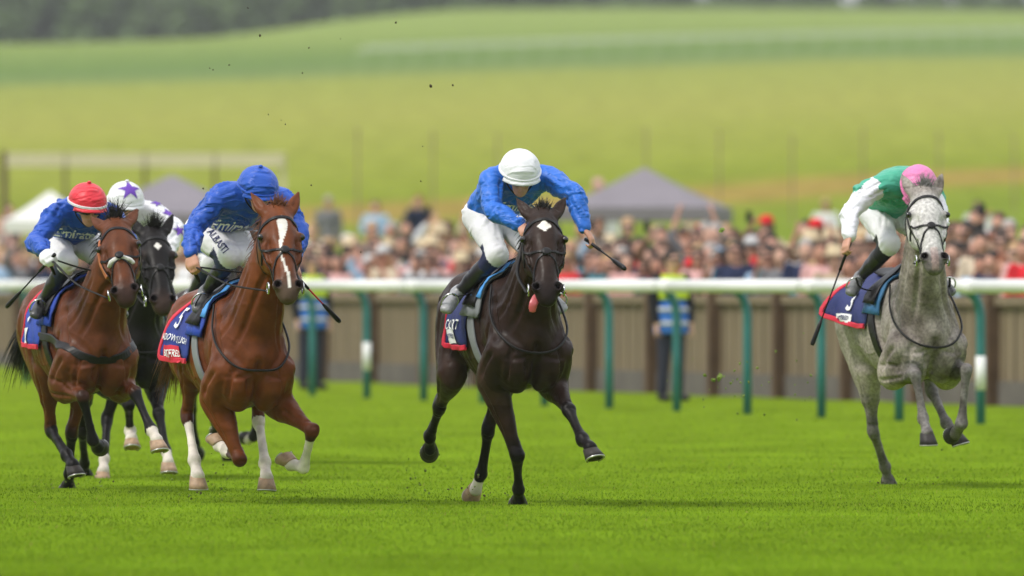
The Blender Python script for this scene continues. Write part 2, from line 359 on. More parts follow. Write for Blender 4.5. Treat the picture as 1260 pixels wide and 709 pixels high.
# white running rail on bent teal posts
RP0 = A(4.54, 110.2); RS = A(-.696, 2.77); RN = nrm(A(RS[1], -RS[0]))
M['rail_white'] = mat('white_plastic', (.80, .80, .78), .35, var=.06, scale=1.5, spec=.4)
M['teal'] = mat('teal_paint', (.030, .165, .162), .4, var=.18, scale=3)
rail = empty('running_rail', (RP0[0], RP0[1], 0)); tag(rail, 'white plastic running rail on bent teal posts along the course', 'rail')
RO = A(RP0[0], RP0[1], 0); off = -RN * .13
def railpt(i, z): return A(RP0[0] + RS[0] * i + off[0], RP0[1] + RS[1] * i + off[1], z) - RO
ZR = 1.335
for i in range(-6, 26, 2):
    MB().tube([railpt(i, ZR), railpt(i + 1.995, ZR)], .068, 16, flat=1.0).build('rail_tube', M['rail_white'], rail, True)
    MB().tube([railpt(i + 1.9, ZR), railpt(i + 2.09, ZR)], .0725, 16).build('rail_joint', M['rail_white'], rail, True)
for i in range(-6, 26):
    b = A(RP0[0] + RS[0] * i, RP0[1] + RS[1] * i, 0) - RO; o3 = A(off[0], off[1], 0)
    P = [b + A(0, 0, -.05), b + A(0, 0, .6), b + A(0, 0, 1.0)] + [b + o3 * (1 - math.cos(t)) + A(0, 0, 1.0 + .27 * math.sin(t)) for t in np.linspace(.25, 1.57, 6)]
    po = MB().tube(P, .046, 12).build('post', M['teal'], rail, True)
    if i in (0, 9, -4): MB().tube([b + A(0, 0, .33), b + A(0, 0, .66)], .050, 12).build('white_sleeve', M['rail_white'], po, True)
# wooden fence in front of the crowd
M['board'] = mat('weathered_boards', (.195, .148, .092), .85, var=.22, scale=2.2, stretch=(3, 3, .4), bump=.2, bscale=20)
M['post_wood'] = mat('brown_post_wood', (.11, .066, .038), .85, var=.25, scale=4)
M['kick'] = mat('grey_kickboard', (.115, .10, .088), .85, var=.25, scale=2)
fence = empty('board_fence', (FP0[0], FP0[1], 0)); tag(fence, 'weathered tan board fence with brown posts in front of the crowd', 'fence')
ang = math.atan2(FD[1], FD[0]); Mz = np.array([[math.cos(ang), -math.sin(ang), 0], [math.sin(ang), math.cos(ang), 0], [0, 0, 1]]); FST = np.linalg.norm([.72, 2.8])
for i in range(-4, 24):
    p = A(FD[0] * FST * i, FD[1] * FST * i, 0); c = p + A(FD[0], FD[1], 0) * FST / 2; out = A(-FN[0], -FN[1], 0)
    MB().box(p + A(0, 0, .62) + out * .05, (.15, .15, 1.28), Mz).build('post', M['post_wood'], fence)
    mb = MB(); nb_ = 19
    for k in range(nb_):
        x = (k + .5) / nb_ - .5; mb.box(c + A(FD[0], FD[1], 0) * x * (FST - .12) + A(0, 0, .70) - out * (.03 + .008 * (k % 3)), ((FST - .12) / nb_ - .008, .022, .84 + .01 * ((k * 7) % 3)), Mz)
    o = mb.build('board_panel', M['board'], fence); o['kind'] = 'stuff'
    MB().box(c + A(0, 0, 1.17) + out * .02, (FST - .17, .06, .10), Mz).build('top_rail', M['board'], fence)
    MB().box(c + A(0, 0, .14) - out * .02, (FST - .17, .05, .28), Mz).build('kick_board', M['kick'], fence)
# gazebos behind the crowd
M['canvas_grey'] = mat('grey_canvas', (.20, .18, .20), .75, var=.1, scale=1.5); M['canvas_white'] = mat('white_canvas', (.72, .71, .68), .75, var=.06); M['frame'] = mat('tent_frame', (.05, .05, .055), .5, .5)
def gazebo(u, Y, wd, h_e, h_p, m, label, side=True):
    X = (u - 630) / FPX * Y; z0 = float(elev(X, Y)); r = empty('gazebo', (X, Y, z0), R(-8)); tag(r, label, 'gazebo')
    h = wd / 2; n = 8; V = []; F = []
    for j in range(n + 1):
        t = j / n; k = h * (1 - t) + .02 * t; z = h_e + (h_p - h_e) * (t ** 1.15)
        for sx, sy in ((-1, -1), (1, -1), (1, 1), (-1, 1)): V.append((sx * k, sy * k, z))
    for j in range(n):
        for k in range(4): F.append([j * 4 + k, j * 4 + (k + 1) % 4, (j + 1) * 4 + (k + 1) % 4, (j + 1) * 4 + k])
    o = link('canopy', mesh_np('canopy', V, F, False), m, r); s_ = o.modifiers.new('t', 'SOLIDIFY'); s_.thickness = .02
    mb = MB()
    for k in range(4):
        a_ = ((-h, -h), (h, -h), (h, h), (-h, h))[k]; b_ = ((h, -h), (h, h), (-h, h), (-h, -h))[k]
        c = ((a_[0] + b_[0]) / 2, (a_[1] + b_[1]) / 2, h_e - .12); MB().box(c, (abs(a_[0] - b_[0]) + .03, abs(a_[1] - b_[1]) + .03, .24)).build('valance', m, r)
        MB().box((a_[0] * .985, a_[1] * .985, h_e / 2 - .1), (.05, .05, h_e - .15)).build('leg', M['frame'], r)
    if side: MB().box((h - .02, 0, h_e / 2), (.03, wd - .1, h_e - .3)).build('side_wall', M['frame'], r)
gazebo(793, 200, 2.75, 2.05, 2.75, M['canvas_grey'], 'grey peaked gazebo behind the crowd beside the white capped jockey')
gazebo(212, 205, 2.9, 1.9, 2.6, M['canvas_grey'], 'dark grey gazebo roof behind the two left-hand jockeys'.replace('left-hand ', ''), False)
gazebo(62, 215, 1.5, 1.6, 2.15, M['canvas_white'], 'small white tent roof behind the red capped jockey', False)
# white board rail out on the field
M['cream'] = mat('cream_paint', (.62, .56, .36), .6, var=.08); M['pale_wood'] = mat('pale_pole_wood', (.26, .19, .12), .8, var=.15)
wr_ = empty('white_board_rail', ((175 - 630) / FPX * 252, 252, 0)); tag(wr_, 'white board rail standing out on the field beyond the tents', 'rail'); Xc = (175 - 630) / FPX * 252
for k, (ua, ub) in enumerate(((8, 80), (82, 178), (180, 264), (266, 348))):
    xa, xb = ((q - 630) / FPX * 252 - Xc for q in (ua, ub)); MB().box(((xa + xb) / 2, 0, CAMH + (HOR - 197) / FPX * 252), (xb - xa, .06, .30)).build('board', M['cream'], wr_)
    for xx in ((xb,) if k < 3 else (xb,)):
        zt = CAMH + (HOR - 188) / FPX * 252; zg = float(elev(xx + Xc, 252)) - .1; MB().box((xx, .1, (zt + zg) / 2), (.12 if k == 3 else .07, .1, zt - zg)).build('post', M['cream'] if k == 3 else M['post_wood'], wr_)
xa = (5 - 630) / FPX * 252 - Xc; zt = CAMH + (HOR - 186) / FPX * 252; zg = float(elev(xa + Xc, 252)) - .1; MB().box((xa, .1, (zt + zg) / 2), (.14, .12, zt - zg)).build('post', M['post_wood'], wr_)
# lone poles on the field, far rails, far trees
for k, u in enumerate((440, 533, 612, 795, 885, 975, 1062, 1155, 1248)):
    Y = 262 + 3 * k; X = (u - 630) / FPX * Y; zt = CAMH + (HOR - 160 - (k % 3) * 4) / FPX * Y; zg = float(elev(X, Y)) - .1; mb = MB(); mb.tube([(0, 0, 0), (0, 0, zt - zg)], .022, 8); mb.tube([(0, 0, zt - zg), (0, 0, zt - zg + .06)], [.04, .02], 8)
    o = mb.build('field_pole', M['pale_wood']); o.location = (X, Y, zg); tag(o, 'slim wooden pole standing in the field beyond the crowd', 'pole', 'poles across the field')
def far_rail(u0, v0, u1, v1, Y0, Y1, label, hgt):
    r = empty('far_rail', (0, Y0, 0)); tag(r, label, 'rail', 'far running rails'); n = 26; P = []
    for k in range(n + 1):
        t = k / n; Y = Y0 + (Y1 - Y0) * t; X = ((u0 + (u1 - u0) * t) - 630) / FPX * Y; P.append(A(X, Y, float(elev(X, Y)) + hgt))
    MB().tube([p - A(0, Y0, 0) for p in P], .03, 8).build('rail_tube', M['rail_white'], r, True)
    for p in P: MB().tube([p - A(0, Y0, 0), p - A(0, Y0, hgt + .1)], .006, 6).build('post', M['rail_white'], r, True)
far_rail(440, 95, 1300, 62, 622, 735, 'far white running rail crossing the upper field, nearer of two', 1.2)
far_rail(450, 84, 1300, 50, 640, 757, 'far white running rail higher up the field', 1.2)
M['leaf'] = mat('dark_foliage', None, .7, attr=True, var=.25, scale=.5, spec=.2); M['bark'] = mat('bark', (.07, .055, .04), .9)
def tree_meshes(seed):
    r = np.random.default_rng(seed); n = 1500; V = []; F = []; C = []
    cl = [A(r.normal() * 1.5, r.normal() * 1.5, 4.1 + r.normal() * 2.0) for _ in range(22)]
    for i in range(n):
        c = cl[i % 22]; d = r.normal(size=3); d /= np.linalg.norm(d); p = c + d * r.uniform(.5, 1.6); s_ = r.uniform(.2, .42); u = nrm(r.normal(size=3)); v = nrm(np.cross(u, r.normal(size=3))); b = len(V)
        V += [p - u * s_ - v * s_ * .6, p + u * s_ - v * s_ * .6, p + u * s_ * .8 + v * s_ * .7, p - u * s_ * .8 + v * s_ * .7]; F.append([b, b + 1, b + 2, b + 3]); C += [A(.115, .17, .058) * r.uniform(.6, 1.5)] * 4
    mb = MB(); mb.tube([(0, 0, -.5), (.1, 0, 1.5), (0, .1, 3.2), (.1, 0, 5)], [.28, .22, .17, .08], 8)
    for k in range(5): c = cl[k]; mb.tube([(0, .05, 2.2 + .4 * k), tuple(c * .5 + A(0, 0, 1.6)), tuple(c)], [.1, .07, .03], 6)
    return mesh_np('crown', V, np.array(F), False, np.array(C)), mb.me('trunk', True)
TM = [tree_meshes(s_) for s_ in (1, 2, 3, 4)]; r_ = np.random.default_rng(5)
def tree(X, Y, sc, k, label, grp):
    t = empty('tree', (X, Y, float(elev(X, Y)) - .1), r_.uniform(0, 6.28)); t.scale = (sc * r_.uniform(.9, 1.25), sc * r_.uniform(.9, 1.25), sc); tag(t, label, 'tree', grp); c, tr = TM[k % 4]; link('crown', c, M['leaf'], t); link('trunk', tr, M['bark'], t)
for k in range(46): tree(-76 + k * 1.75 + r_.uniform(-.8, .8), 1190 + (k % 3) * 35, r_.uniform(.95, 1.3) * (1.08 if k < 40 else .8), k, 'dark leafy tree in the wood on the far hill above the white board rail', 'trees of the far wood')
for k in range(46): tree(-2 + k * 1.75 + r_.uniform(-.9, .9), 1270 + (k % 3) * 25, r_.uniform(.72, .88), k + 1, 'dark tree showing over the crest of the bare green hill', 'trees beyond the hill crest')
# ------------------------------------------------------------------ horses
HEAD_ANG = 14.0
class Frame:
    """a galloping horse's own axes: x forward, y to its left, z up; px() finds the point seen at a photo pixel for a known forward offset"""
    def __init__(s, u, Y, ang=HEAD_ANG):
        s.O = A((u - 630) / FPX * Y, Y, 0.0); s.ang = ang; s.rz = R(ang - 90)
        s.Fw = A(math.sin(R(ang)), -math.cos(R(ang))); s.Lf = A(math.cos(R(ang)), math.sin(R(ang)))
    def px(s, u, v, xf):
        k = (u - 630) / FPX
        yl = (k * (s.O[1] + xf * s.Fw[1]) - s.O[0] - xf * s.Fw[0]) / (s.Lf[0] - k * s.Lf[1])
        Y = s.O[1] + xf * s.Fw[1] + yl * s.Lf[1]
        return A(xf, yl, CAMH + (HOR - v) / FPX * Y)
    def reach(s, p, u, v, L, sign):
        """point at pixel (u,v) a bone length L away from p; sign picks forward or backward"""
        x = p[0]
        for _ in range(6):
            q = s.px(u, v, x); d2 = L * L - (q[1] - p[1]) ** 2 - (q[2] - p[2]) ** 2
            x = p[0] + sign * math.sqrt(max(d2, .0009))
        return s.px(u, v, x)
def ik(a, b, l1, l2, pole):
    d = b - a; D = np.linalg.norm(d); dn = d / D
    if D >= l1 + l2 - .002: return a + d * l1 / (l1 + l2)
    x = (l1 * l1 - l2 * l2 + D * D) / (2 * D); h = math.sqrt(max(l1 * l1 - x * x, 0))
    pp = nrm(A(pole) - dn * np.dot(pole, dn)); return a + dn * x + pp * h
def strap(name, pts, wd, th, bvh, m, parent, off=.004, closed=False, snap=True, n=8, up=None, base=A(0, 0, 0), S_it=2):
    P = catmull(pts, n, closed); N = len(P); S = []; NN = []
    for p in P:
        if snap and bvh is not None:
            r = bvh.find_nearest(Vector(p)); nn = A(r[1]); NN.append(nn); S.append(A(r[0]) + nn * off)
        else: S.append(A(p)); NN.append(A(up) if up is not None else A(0, 0, 1))
    for _ in range(S_it):
        NN = [nrm(NN[i - 1 if closed or i else 0] + 2 * NN[i] + NN[(i + 1) % N if closed else min(i + 1, N - 1)]) for i in range(N)]
        S = [(S[i - 1 if closed or i else 0] + 2 * S[i] + S[(i + 1) % N if closed else min(i + 1, N - 1)]) / 4 if closed or 0 < i < N - 1 else S[i] for i in range(N)]
    V = []; F = []
    for i in range(N):
        t = nrm(S[(i + 1) % N if closed else min(i + 1, N - 1)] - S[i - 1 if closed or i else 0]); nn = nrm(NN[i] - t * np.dot(NN[i], t)); b = np.cross(t, nn)
        for a_, c_ in ((-1, -.3), (1, -.3), (1, .6), (.75, 1), (-.75, 1), (-1, .6)): V.append(S[i] + b * a_ * wd / 2 + nn * c_ * th - base)
    K = 6
    for i in range(N if closed else N - 1):
        j = (i + 1) % N
        for k in range(K): F.append([i * K + k, i * K + (k + 1) % K, j * K + (k + 1) % K, j * K + k])
    if not closed: F.append(list(range(K))[::-1]); F.append([(N - 1) * K + k for k in range(K)])
    return link(name, mesh_np(name, V, F, False), m, parent)
def tubeo(name, pts, rad, m, parent, n=8, base=A(0, 0, 0), cat=0, flat=None):
    if cat: pts = catmull(pts, cat)
    if not np.isscalar(rad) and len(rad) != len(pts): rad = list(np.interp(np.linspace(0, 1, len(pts)), np.linspace(0, 1, len(rad)), rad))
    return MB().tube([A(p) - base for p in pts], rad, n, flat=flat).build(name, m, parent, True)
_fonts = {}
def text_mesh(txt, bold=.012):
    c = bpy.data.curves.new('t', 'FONT'); c.body = txt; c.size = 1.0; c.offset = bold; c.align_x = 'CENTER'; c.align_y = 'CENTER'; c.resolution_u = 2
    o = bpy.data.objects.new('t', c); COL.objects.link(o); bpy.context.view_layer.update()
    dg = bpy.context.evaluated_depsgraph_get(); me = bpy.data.meshes.new_from_object(o.evaluated_get(dg)); bpy.data.objects.remove(o); bpy.data.curves.remove(c)
    bm = bmesh.new(); bm.from_mesh(me); bmesh.ops.triangulate(bm, faces=bm.faces[:])
    V = np.array([v.co[:] for v in bm.verts]); F = [[v.index for v in f.verts] for f in bm.faces]; bm.free(); bpy.data.meshes.remove(me)
    return V, F
def project(name, V2, F, c, ex, ey, bvh, m, parent, off=.004, base=A(0, 0, 0), reach=.4):
    """lay a flat print (V2 in plane ex,ey about c) onto a surface, along the plane's normal"""
    n = nrm(np.cross(ex, ey)); V = []; ok = 0; last = None
    for v in V2:
        p = A(c) + A(ex) * v[0] + A(ey) * v[1]
        r = bvh.ray_cast(Vector(p + n * reach), Vector(-n), 2 * reach)
        if r[0] is not None: last = A(r[0]) + A(r[1]) * off; V.append(last - base); ok += 1
        else: V.append((last if last is not None else p) - base)
    if ok < len(V2) * .5: return None
    return link(name, mesh_np(name, V, F, True), m, parent)
def strands(name, roots, m, parent, L, dirf, n=120, wd=.006, seg=6, seed=1, base=A(0, 0, 0), sag=.5, spread=.25, wav=.02):
    """hair: n tapered curved strips of triangular section from random places along the polyline roots"""
    r = np.random.default_rng(seed); mb = MB(); P = catmull(roots, 6) if len(roots) > 1 else [A(roots[0])]
    for i in range(n):
        f = r.uniform(0, len(P) - 1.001); k = int(f); p = P[k] if len(P) == 1 else P[k] * (1 - f + k) + P[k + 1] * (f - k)
        p = p + r.normal(size=3) * .008
        d = nrm(A(dirf(f / max(len(P) - 1, 1))) + r.normal(size=3) * spread); l = L * r.uniform(.6, 1.1); pts = []; q = p.copy(); ph = r.uniform(0, 6)
        for j in range(seg + 1):
            pts.append(q - base); d2 = nrm(d + A(0, 0, -sag) * (j / seg) + wav * 10 * A(math.sin(ph + j), math.cos(ph * 2 + j), math.sin(ph * 3 + j * 1.3)) * .1); q = q + d2 * l / seg
        mb.tube(pts, [wd * (1 - .85 * (j / seg) ** 1.5) for j in range(seg + 1)], 3)
    return mb.build(name, m, parent, True)

def hoof(pos, p, d, m, parent, base, shoe, sc=1.0):
    """pos: coronet centre, p: pastern direction, d: dorsal direction"""
    p = nrm(p); d = nrm(d - p * np.dot(d, p)); ns = .77 * p - .64 * d; tf = .64 * p + .77 * d; sd = np.cross(ns, tf)
    V = []; F = []; n = 22; rings = [(.0, .044, -.012), (.012, .047, -.004), (.045, .054, .012), (.078, .061, .028), (.080, .055, .028), (.072, .030, .024)]
    for h, r, f in rings:
        for k in range(n):
            a = 2 * math.pi * k / n; back = .86 if math.cos(a) < -.5 else 1
            V.append(pos + sc * (ns * h + tf * (f + r * 1.05 * math.cos(a) * back) + sd * r * math.sin(a)) - base)
    for i in range(len(rings) - 1):
        for k in range(n): F.append([i * n + k, i * n + (k + 1) % n, (i + 1) * n + (k + 1) % n, (i + 1) * n + k])
    F.append([k for k in range(n)][::-1]); F.append([(len(rings) - 1) * n + k for k in range(n)])
    o = link('hoof', mesh_np('hoof', V, F, True), m, parent)
    mb = MB(); P = []
    for k in range(-8, 9):
        a = k / 8 * 2.45; P.append(pos + sc * (ns * .083 + tf * (.028 + .056 * math.cos(a)) + sd * .055 * math.sin(a)) - base)
    mb.tube(P, .0065 * sc, 6, up=ns); mb.build('horseshoe', shoe, o, True)
    return o

def creases(V, Q, lines, r0, r1, depth, rs):
    """press random long folds into a cloth: lines = list of (start point, direction, length)"""
    bq = bvh_of(V, Q); NV = normals(V, Q); D = np.zeros(len(V))
    for p, d, L in lines:
        p = A(p); d = A(d); P = []
        for j in range(max(6, int(L / .012))):
            h = bq.find_nearest(Vector(p)); nn = A(h[1]); p = A(h[0]); P.append(p); d = nrm(d - nn * np.dot(d, nn) + rs.normal(size=3) * .035); p = p + d * .012
        P = np.array(P); r = rs.uniform(r0, r1); ix = np.nonzero(((V > P.min(0) - r) & (V < P.max(0) + r)).all(1))[0]
        if not len(ix): continue
        dd = np.linalg.norm(V[ix][:, None, :] - P[None, ::2, :], axis=2); i = dd.argmin(1); dm = dd[np.arange(len(ix)), i]; t = i / max(1, (len(P) + 1) // 2 - 1)
        x = dm / r; k = np.where(x < .5, 1 - x * 2, -.55 * np.sin(np.clip((x - .5) * 2, 0, 1) * math.pi)) * (x < 1) * np.clip(np.minimum(t, 1 - t) * 4 + .1, 0, 1)
        D[ix] += k * depth * rs.uniform(.5, 1.2)
    V = V + NV * np.clip(D, -.014, .018)[:, None]; N = len(V); nb = np.zeros((N, 3)); ct = np.bincount(Q.ravel(), minlength=N) * 2
    for e in range(4):
        i, j = Q[:, e], Q[:, (e + 1) % 4]
        for d in range(3): nb[:, d] += np.bincount(i, V[j, d], N) + np.bincount(j, V[i, d], N)
    return .5 * V + .5 * nb / np.maximum(ct, 1)[:, None]
def horse(S):
    fr = S['fr']; dp = S['drop']; root = empty('racehorse', tuple(fr.O), fr.rz); tag(root, S['label'], 'horse', 'racehorses galloping on the turf')
    Z = lambda x, y, z: A(x, y, z - dp + S.get('pitch', 0) * (x + .5))
    H = S.get('vox', 0.0095)
    poll = fr.px(*S['poll']); muz = fr.reach(poll, *S['muz'], .60, 1)
    a = nrm(muz - poll); sv = nrm(np.cross(A(0, 0, 1), A(a[0], a[1], 0)) if abs(a[0]) + abs(a[1]) > .05 else A(0, 1, 0))
    yw = R(S.get('yaw', 0)); sv = nrm(sv - a * np.dot(sv, a)); n0 = np.cross(a, sv); 
    if n0[0] + .3 * n0[2] < 0: n0 = -n0
    sv = sv * math.cos(yw) + n0 * math.sin(yw); nf = np.cross(a, sv) 
    if np.dot(nf, n0) < 0: nf = -nf
    sv = np.cross(nf, a)
    hk, hw, hn_ = 1.03, 1.27, 1.12
    HP = lambda t, s_, n_: poll + a * t * hk + sv * s_ * hw + nf * n_ * hn_
    legs = {}
    for key, front, sgn in (('RF', 1, -1), ('LF', 1, 1), ('RH', 0, -1), ('LH', 0, 1)):
        q = S[key]
        if front:
            top = Z(.2, sgn * .165, 1.08); el = Z(-.02, sgn * .185, .90)
            kn = fr.px(*q[0]) if len(q[0]) == 3 else fr.reach(el, *q[0][:2], .44, q[0][3])
            fe = fr.reach(kn, *q[1][:2], .30, q[1][2]); co = fr.reach(fe, *q[2][:2], .125, q[2][2])
            legs[key] = [top, el, kn, fe, co]
        else:
            top = Z(-1.0, sgn * .135, 1.30); hk_ = fr.px(*q[0]); fe = fr.reach(hk_, *q[1][:2], .37, q[1][2]); co = fr.reach(fe, *q[2][:2], .125, q[2][2])
            st = ik(top, hk_, .40, .43, A(1, sgn * .12, .1)); legs[key] = [top, st, hk_, fe, co]
        if S.get('dbg'): print(S['name'], key, [np.round(np.linalg.norm(legs[key][i + 1] - legs[key][i]), 2) for i in range(4)], [np.round(p, 2).tolist() for p in legs[key]])
    allp = np.array([p for l in legs.values() for p in l] + [poll, muz])
    lo = np.minimum(allp.min(0) - .12, A(-1.48, -.36, .0)); hi = np.maximum(allp.max(0) + .14, A(.35, .36, 1.66 - dp)); hi[2] = max(hi[2], poll[2] + .26); lo[2] = max(lo[2], -.02)
    f = Field(lo, hi, H)
    T = [(-1.36, 1.24, .07, .12), (-1.26, 1.28, .19, .22), (-1.10, 1.295, .255, .29), (-.92, 1.285, .265, .295), (-.72, 1.245, .262, .30), (-.50, 1.20, .278, .322), (-.30, 1.19, .268, .345), (-.12, 1.215, .230, .325), (.04, 1.205, .205, .275), (.17, 1.17, .172, .205), (.27, 1.13, .115, .135)]
    f.chain([(Z(x, 0, z), w_, h_) for x, z, w_, h_ in T], .02)
    f.chain([(Z(-.50, 0, 1.0), .13, .11), (Z(-.22, 0, .965), .12, .105), (Z(.02, 0, .95), .105, .095), (Z(.16, 0, .98), .08, .09)], .09)        # breastbone keel
    f.chain([(Z(-.45, 0, 1.50), .05, .05), (Z(-.22, 0, 1.535), .05, .06), (Z(-.02, 0, 1.50), .05, .07)], .08)
    for sg in (-1, 1):
        f.chain([(Z(-.16, sg * .13, 1.42), .05, .10), (Z(.02, sg * .175, 1.26), .06, .13), (Z(.20, sg * .165, 1.06), .075, .10)], .05)       # shoulder blade
        f.chain([(Z(.19, sg * .165, 1.08), .085, .085), (Z(.06, sg * .19, .99), .085, .11), (Z(-.03, sg * .19, .93), .07, .10)], .05)         # upper arm
        f.chain([(Z(.275, sg * .088, 1.08), .08, .07), (Z(.265, sg * .098, .98), .090, .082), (Z(.17, sg * .085, .89), .074, .07)], .014)       # breast muscle
        f.chain([(Z(-.98, sg * .14, 1.42), .10, .13), (Z(-1.12, sg * .15, 1.28), .115, .17), (Z(-1.2, sg * .135, 1.10), .085, .12)], .05)     # rump
    for sg in (-1, 1):
        f.chain([(Z(.02, sg * .225, 1.40), .010, .010), (Z(.17, sg * .245, 1.22), .012, .012), (Z(.27, sg * .20, 1.08), .012, .012)], .05, neg=True)
        f.chain([(Z(-.14, sg * .27, 1.30), .012, .012), (Z(-.12, sg * .295, 1.10), .014, .014), (Z(-.10, sg * .28, .92), .012, .012)], .05, neg=True)
        f.chain([(Z(.21, sg * .255, 1.06), .010, .010), (Z(.09, sg * .285, 1.0), .012, .012), (Z(.10, sg * .27, .93), .010, .010)], .04, neg=True)
        f.chain([(Z(-1.05, sg * .285, 1.45), .012, .012), (Z(-1.22, sg * .275, 1.25), .014, .014), (Z(-1.26, sg * .23, 1.05), .012, .012)], .05, neg=True)
    f.chain([(Z(.37, 0, 1.05), .008, .012), (Z(.355, 0, 1.0), .012, .025), (Z(.30, 0, .88), .014, .03)], .04, neg=True)
    # neck and head
    nb = Z(.04, 0, 1.20); q = HP(.07, 0, -.12); m1 = nb * .62 + q * .38 + A(.02, 0, .02); m2 = nb * .28 + q * .72 + A(.01, 0, .02)
    f.chain([(nb, .185, .27), (m1, .155, .215), (m2, .118, .165), (q, .095, .13)], .07)
    for sg in (-1, 1):
        f.chain([(nb + A(.10, sg * .07, -.06), .06, .07), (m1 + A(.06, sg * .07, -.05), .045, .06), (m2 + A(.03, sg * .05, -.05), .035, .05)], .03)
    hd = [(-.03, -.07, .055, .06), (.05, -.085, .080, .10), (.12, -.103, .094, .122), (.19, -.108, .100, .130), (.27, -.099, .086, .116), (.35, -.084, .069, .096), (.43, -.071, .058, .078), (.50, -.065, .056, .068), (.56, -.068, .058, .060), (.60, -.074, .046, .046)]
    f.chain([(HP(t, 0, n_), w_ * hw, h_ * hn_) for t, n_, w_, h_ in hd], .02, side=sv)
    f.chain([(HP(.46, 0, -.115), .05, .03), (HP(.55, 0, -.122), .048, .036), (HP(.585, 0, -.118), .035, .03)], .02, side=sv)              # lower jaw
    f.chain([(HP(.08, 0, -.02), .055, .035), (HP(.25, 0, -.012), .052, .03), (HP(.40, 0, -.012), .034, .022), (HP(.50, 0, -.016), .028, .018)], .018, side=sv)   # flat of the face
    for sg in (-1, 1):
        f.chain([(HP(.255, sg * .082, -.012), .014, .014), (HP(.34, sg * .074, -.02), .016, .018), (HP(.45, sg * .064, -.028), .010, .016)], .035, side=sv, neg=True)
        f.ball(HP(.095, sg * .082, -.012), .020, .03, neg=True)
        f.chain([(HP(.15, sg * .062, -.15), .042, .07), (HP(.25, sg * .062, -.16), .044, .085), (HP(.34, sg * .05, -.13), .03, .05)], .03, side=sv)
        f.ball(HP(.180, sg * .092, -.040), (.040, .022, .030), .025, side=sv, ax=a)
        f.chain([(HP(.24, sg * .085, -.05), .016, .014), (HP(.36, sg * .068, -.05), .012, .012)], .02, side=sv)                              # cheek ridge
        f.ball(HP(.55, sg * .052, -.032), (.048, .032, .036), .02, side=sv, ax=a)
        f.chain([(HP(.528, sg * .056, .004), .012, .014), (HP(.552, sg * .056, -.002), .020, .022), (HP(.556, sg * .045, -.045), .014, .016)], .006, side=sv, neg=True)
        f.chain([(HP(.53, sg * .085, -.098), .012, .006), (HP(.60, sg * .02, -.10), .012, .006)], .008, side=a, neg=True)
        ed = nrm(-a * 1.0 + sv * sg * S.get('earout', .25) + nf * S.get('earfwd', .05)); eb = HP(.0, sg * .058, -.055); es = nrm(sv - nf * sg * .35)
        f.chain([(eb, .03, .026), (eb + ed * .06, .040, .024), (eb + ed * .12, .032, .018), (eb + ed * .185, .008, .008)], .02, side=es)
        ef = nrm(np.cross(es, ed)); ef = ef if np.dot(ef, nf) > 0 else -ef
        f.chain([(eb + ed * .055 + ef * .026, .018, .012), (eb + ed * .12 + ef * .02, .017, .012), (eb + ed * .155 + ef * .014, .006, .008)], .006, side=es, neg=True)
    # legs
    for key, (p0, p1, p2, p3, p4) in legs.items():
        L_ = lambda t: p1 + (p2 - p1) * t
        C_ = lambda t: p2 + (p3 - p2) * t
        dn = nrm(np.cross(p2 - p1, A(0, 1, 0))); dc = nrm(np.cross(p3 - p2, A(0, 1, 0)))
        if key[1] == 'F':
            f.chain([(p0, .09, .10), (p1 * .8 + p0 * .2, .095, .125), (p1, .085, .115)], .06)
            f.chain([(p1, .094, .115), (L_(.18) , .090, .110), (L_(.42), .070, .080), (L_(.68), .049, .054), (L_(.88), .039, .041), (L_(1), .043, .045), (C_(.10), .037, .040), (C_(.28), .0285, .030), (C_(.62), .026, .027), (C_(.85), .031, .034), (p3, .0385, .043)], .025, side=(0, 1, 0))
            f.chain([(C_(.06) - dc * .032, .016, .014), (C_(.5) - dc * .036, .013, .012), (C_(.92) - dc * .030, .018, .015)], .012)
            f.chain([(L_(.12) + dn * .03, .05, .05), (L_(.38) + dn * .02, .036, .036)], .03)
            f.ball(p2 + dn * .016, (.032, .034, .026), .02, ax=p2 - p1)
        else:
            f.chain([(p0, .13, .21), (p0 * .55 + p1 * .45 + A(-.05, 0, 0), .12, .20), (p1 + A(-.03, 0, 0), .09, .135)], .07)
            f.chain([(p0 + A(-.19, 0, -.06), .095, .12), ((p0 + A(-.19, 0, -.06)) * .5 + L_(.25) * .5 + A(-.03, 0, 0), .085, .115), (L_(.45), .058, .078)], .06)
            bk = -dn
            f.chain([(p1, .086, .115), (L_(.22), .075, .105), (L_(.45), .056, .078), (L_(.70), .042, .054), (L_(.88), .037, .05), (L_(1), .042, .056), (C_(.10), .040, .052), (C_(.24), .031, .035), (C_(.6), .028, .029), (C_(.86), .032, .035), (p3, .039, .044)], .025)
            f.chain([(C_(.08) - dc * .036, .017, .015), (C_(.5) - dc * .038, .0135, .0125), (C_(.93) - dc * .031, .018, .016)], .012)
            hp = p2 + bk * .055 - nrm(p2 - p1) * .02 ; f.chain([(L_(.72) + bk * .045, .014, .016), (hp, .024, .026), (C_(.16) + bk * .01, .026, .028)], .02)
        f.ball(p3 - dc * .026, (.026, .026, .024), .015, ax=p3 - p2)
        f.chain([(p3, .036, .040), (p3 * .5 + p4 * .5, .031, .034), (p4, .042, .044)], .015)
    V, Q = f.mesh(1)
    if S.get('dbg'): print('   grid', f.n, 'verts', len(V))
    rib = np.sin((V[:, 0] + .25 * (V[:, 2] - 1.1)) * 2 * math.pi / .085) * smooth(V[:, 0], -.85, -.7) * (1 - smooth(V[:, 0], -.4, -.28)) * (1 - smooth(V[:, 2], 1.2 - dp, 1.36 - dp)) * smooth(V[:, 2], .86 - dp, .95 - dp) * .0022
    V += normals(V, Q) * (wob(V, 22, 3) * .0018 + wob(V, 9, 5) * .0025 + np.clip(1 - 4 * np.abs(wob(V, 13, 6)), 0, 1) * .0028 + rib)[:, None]
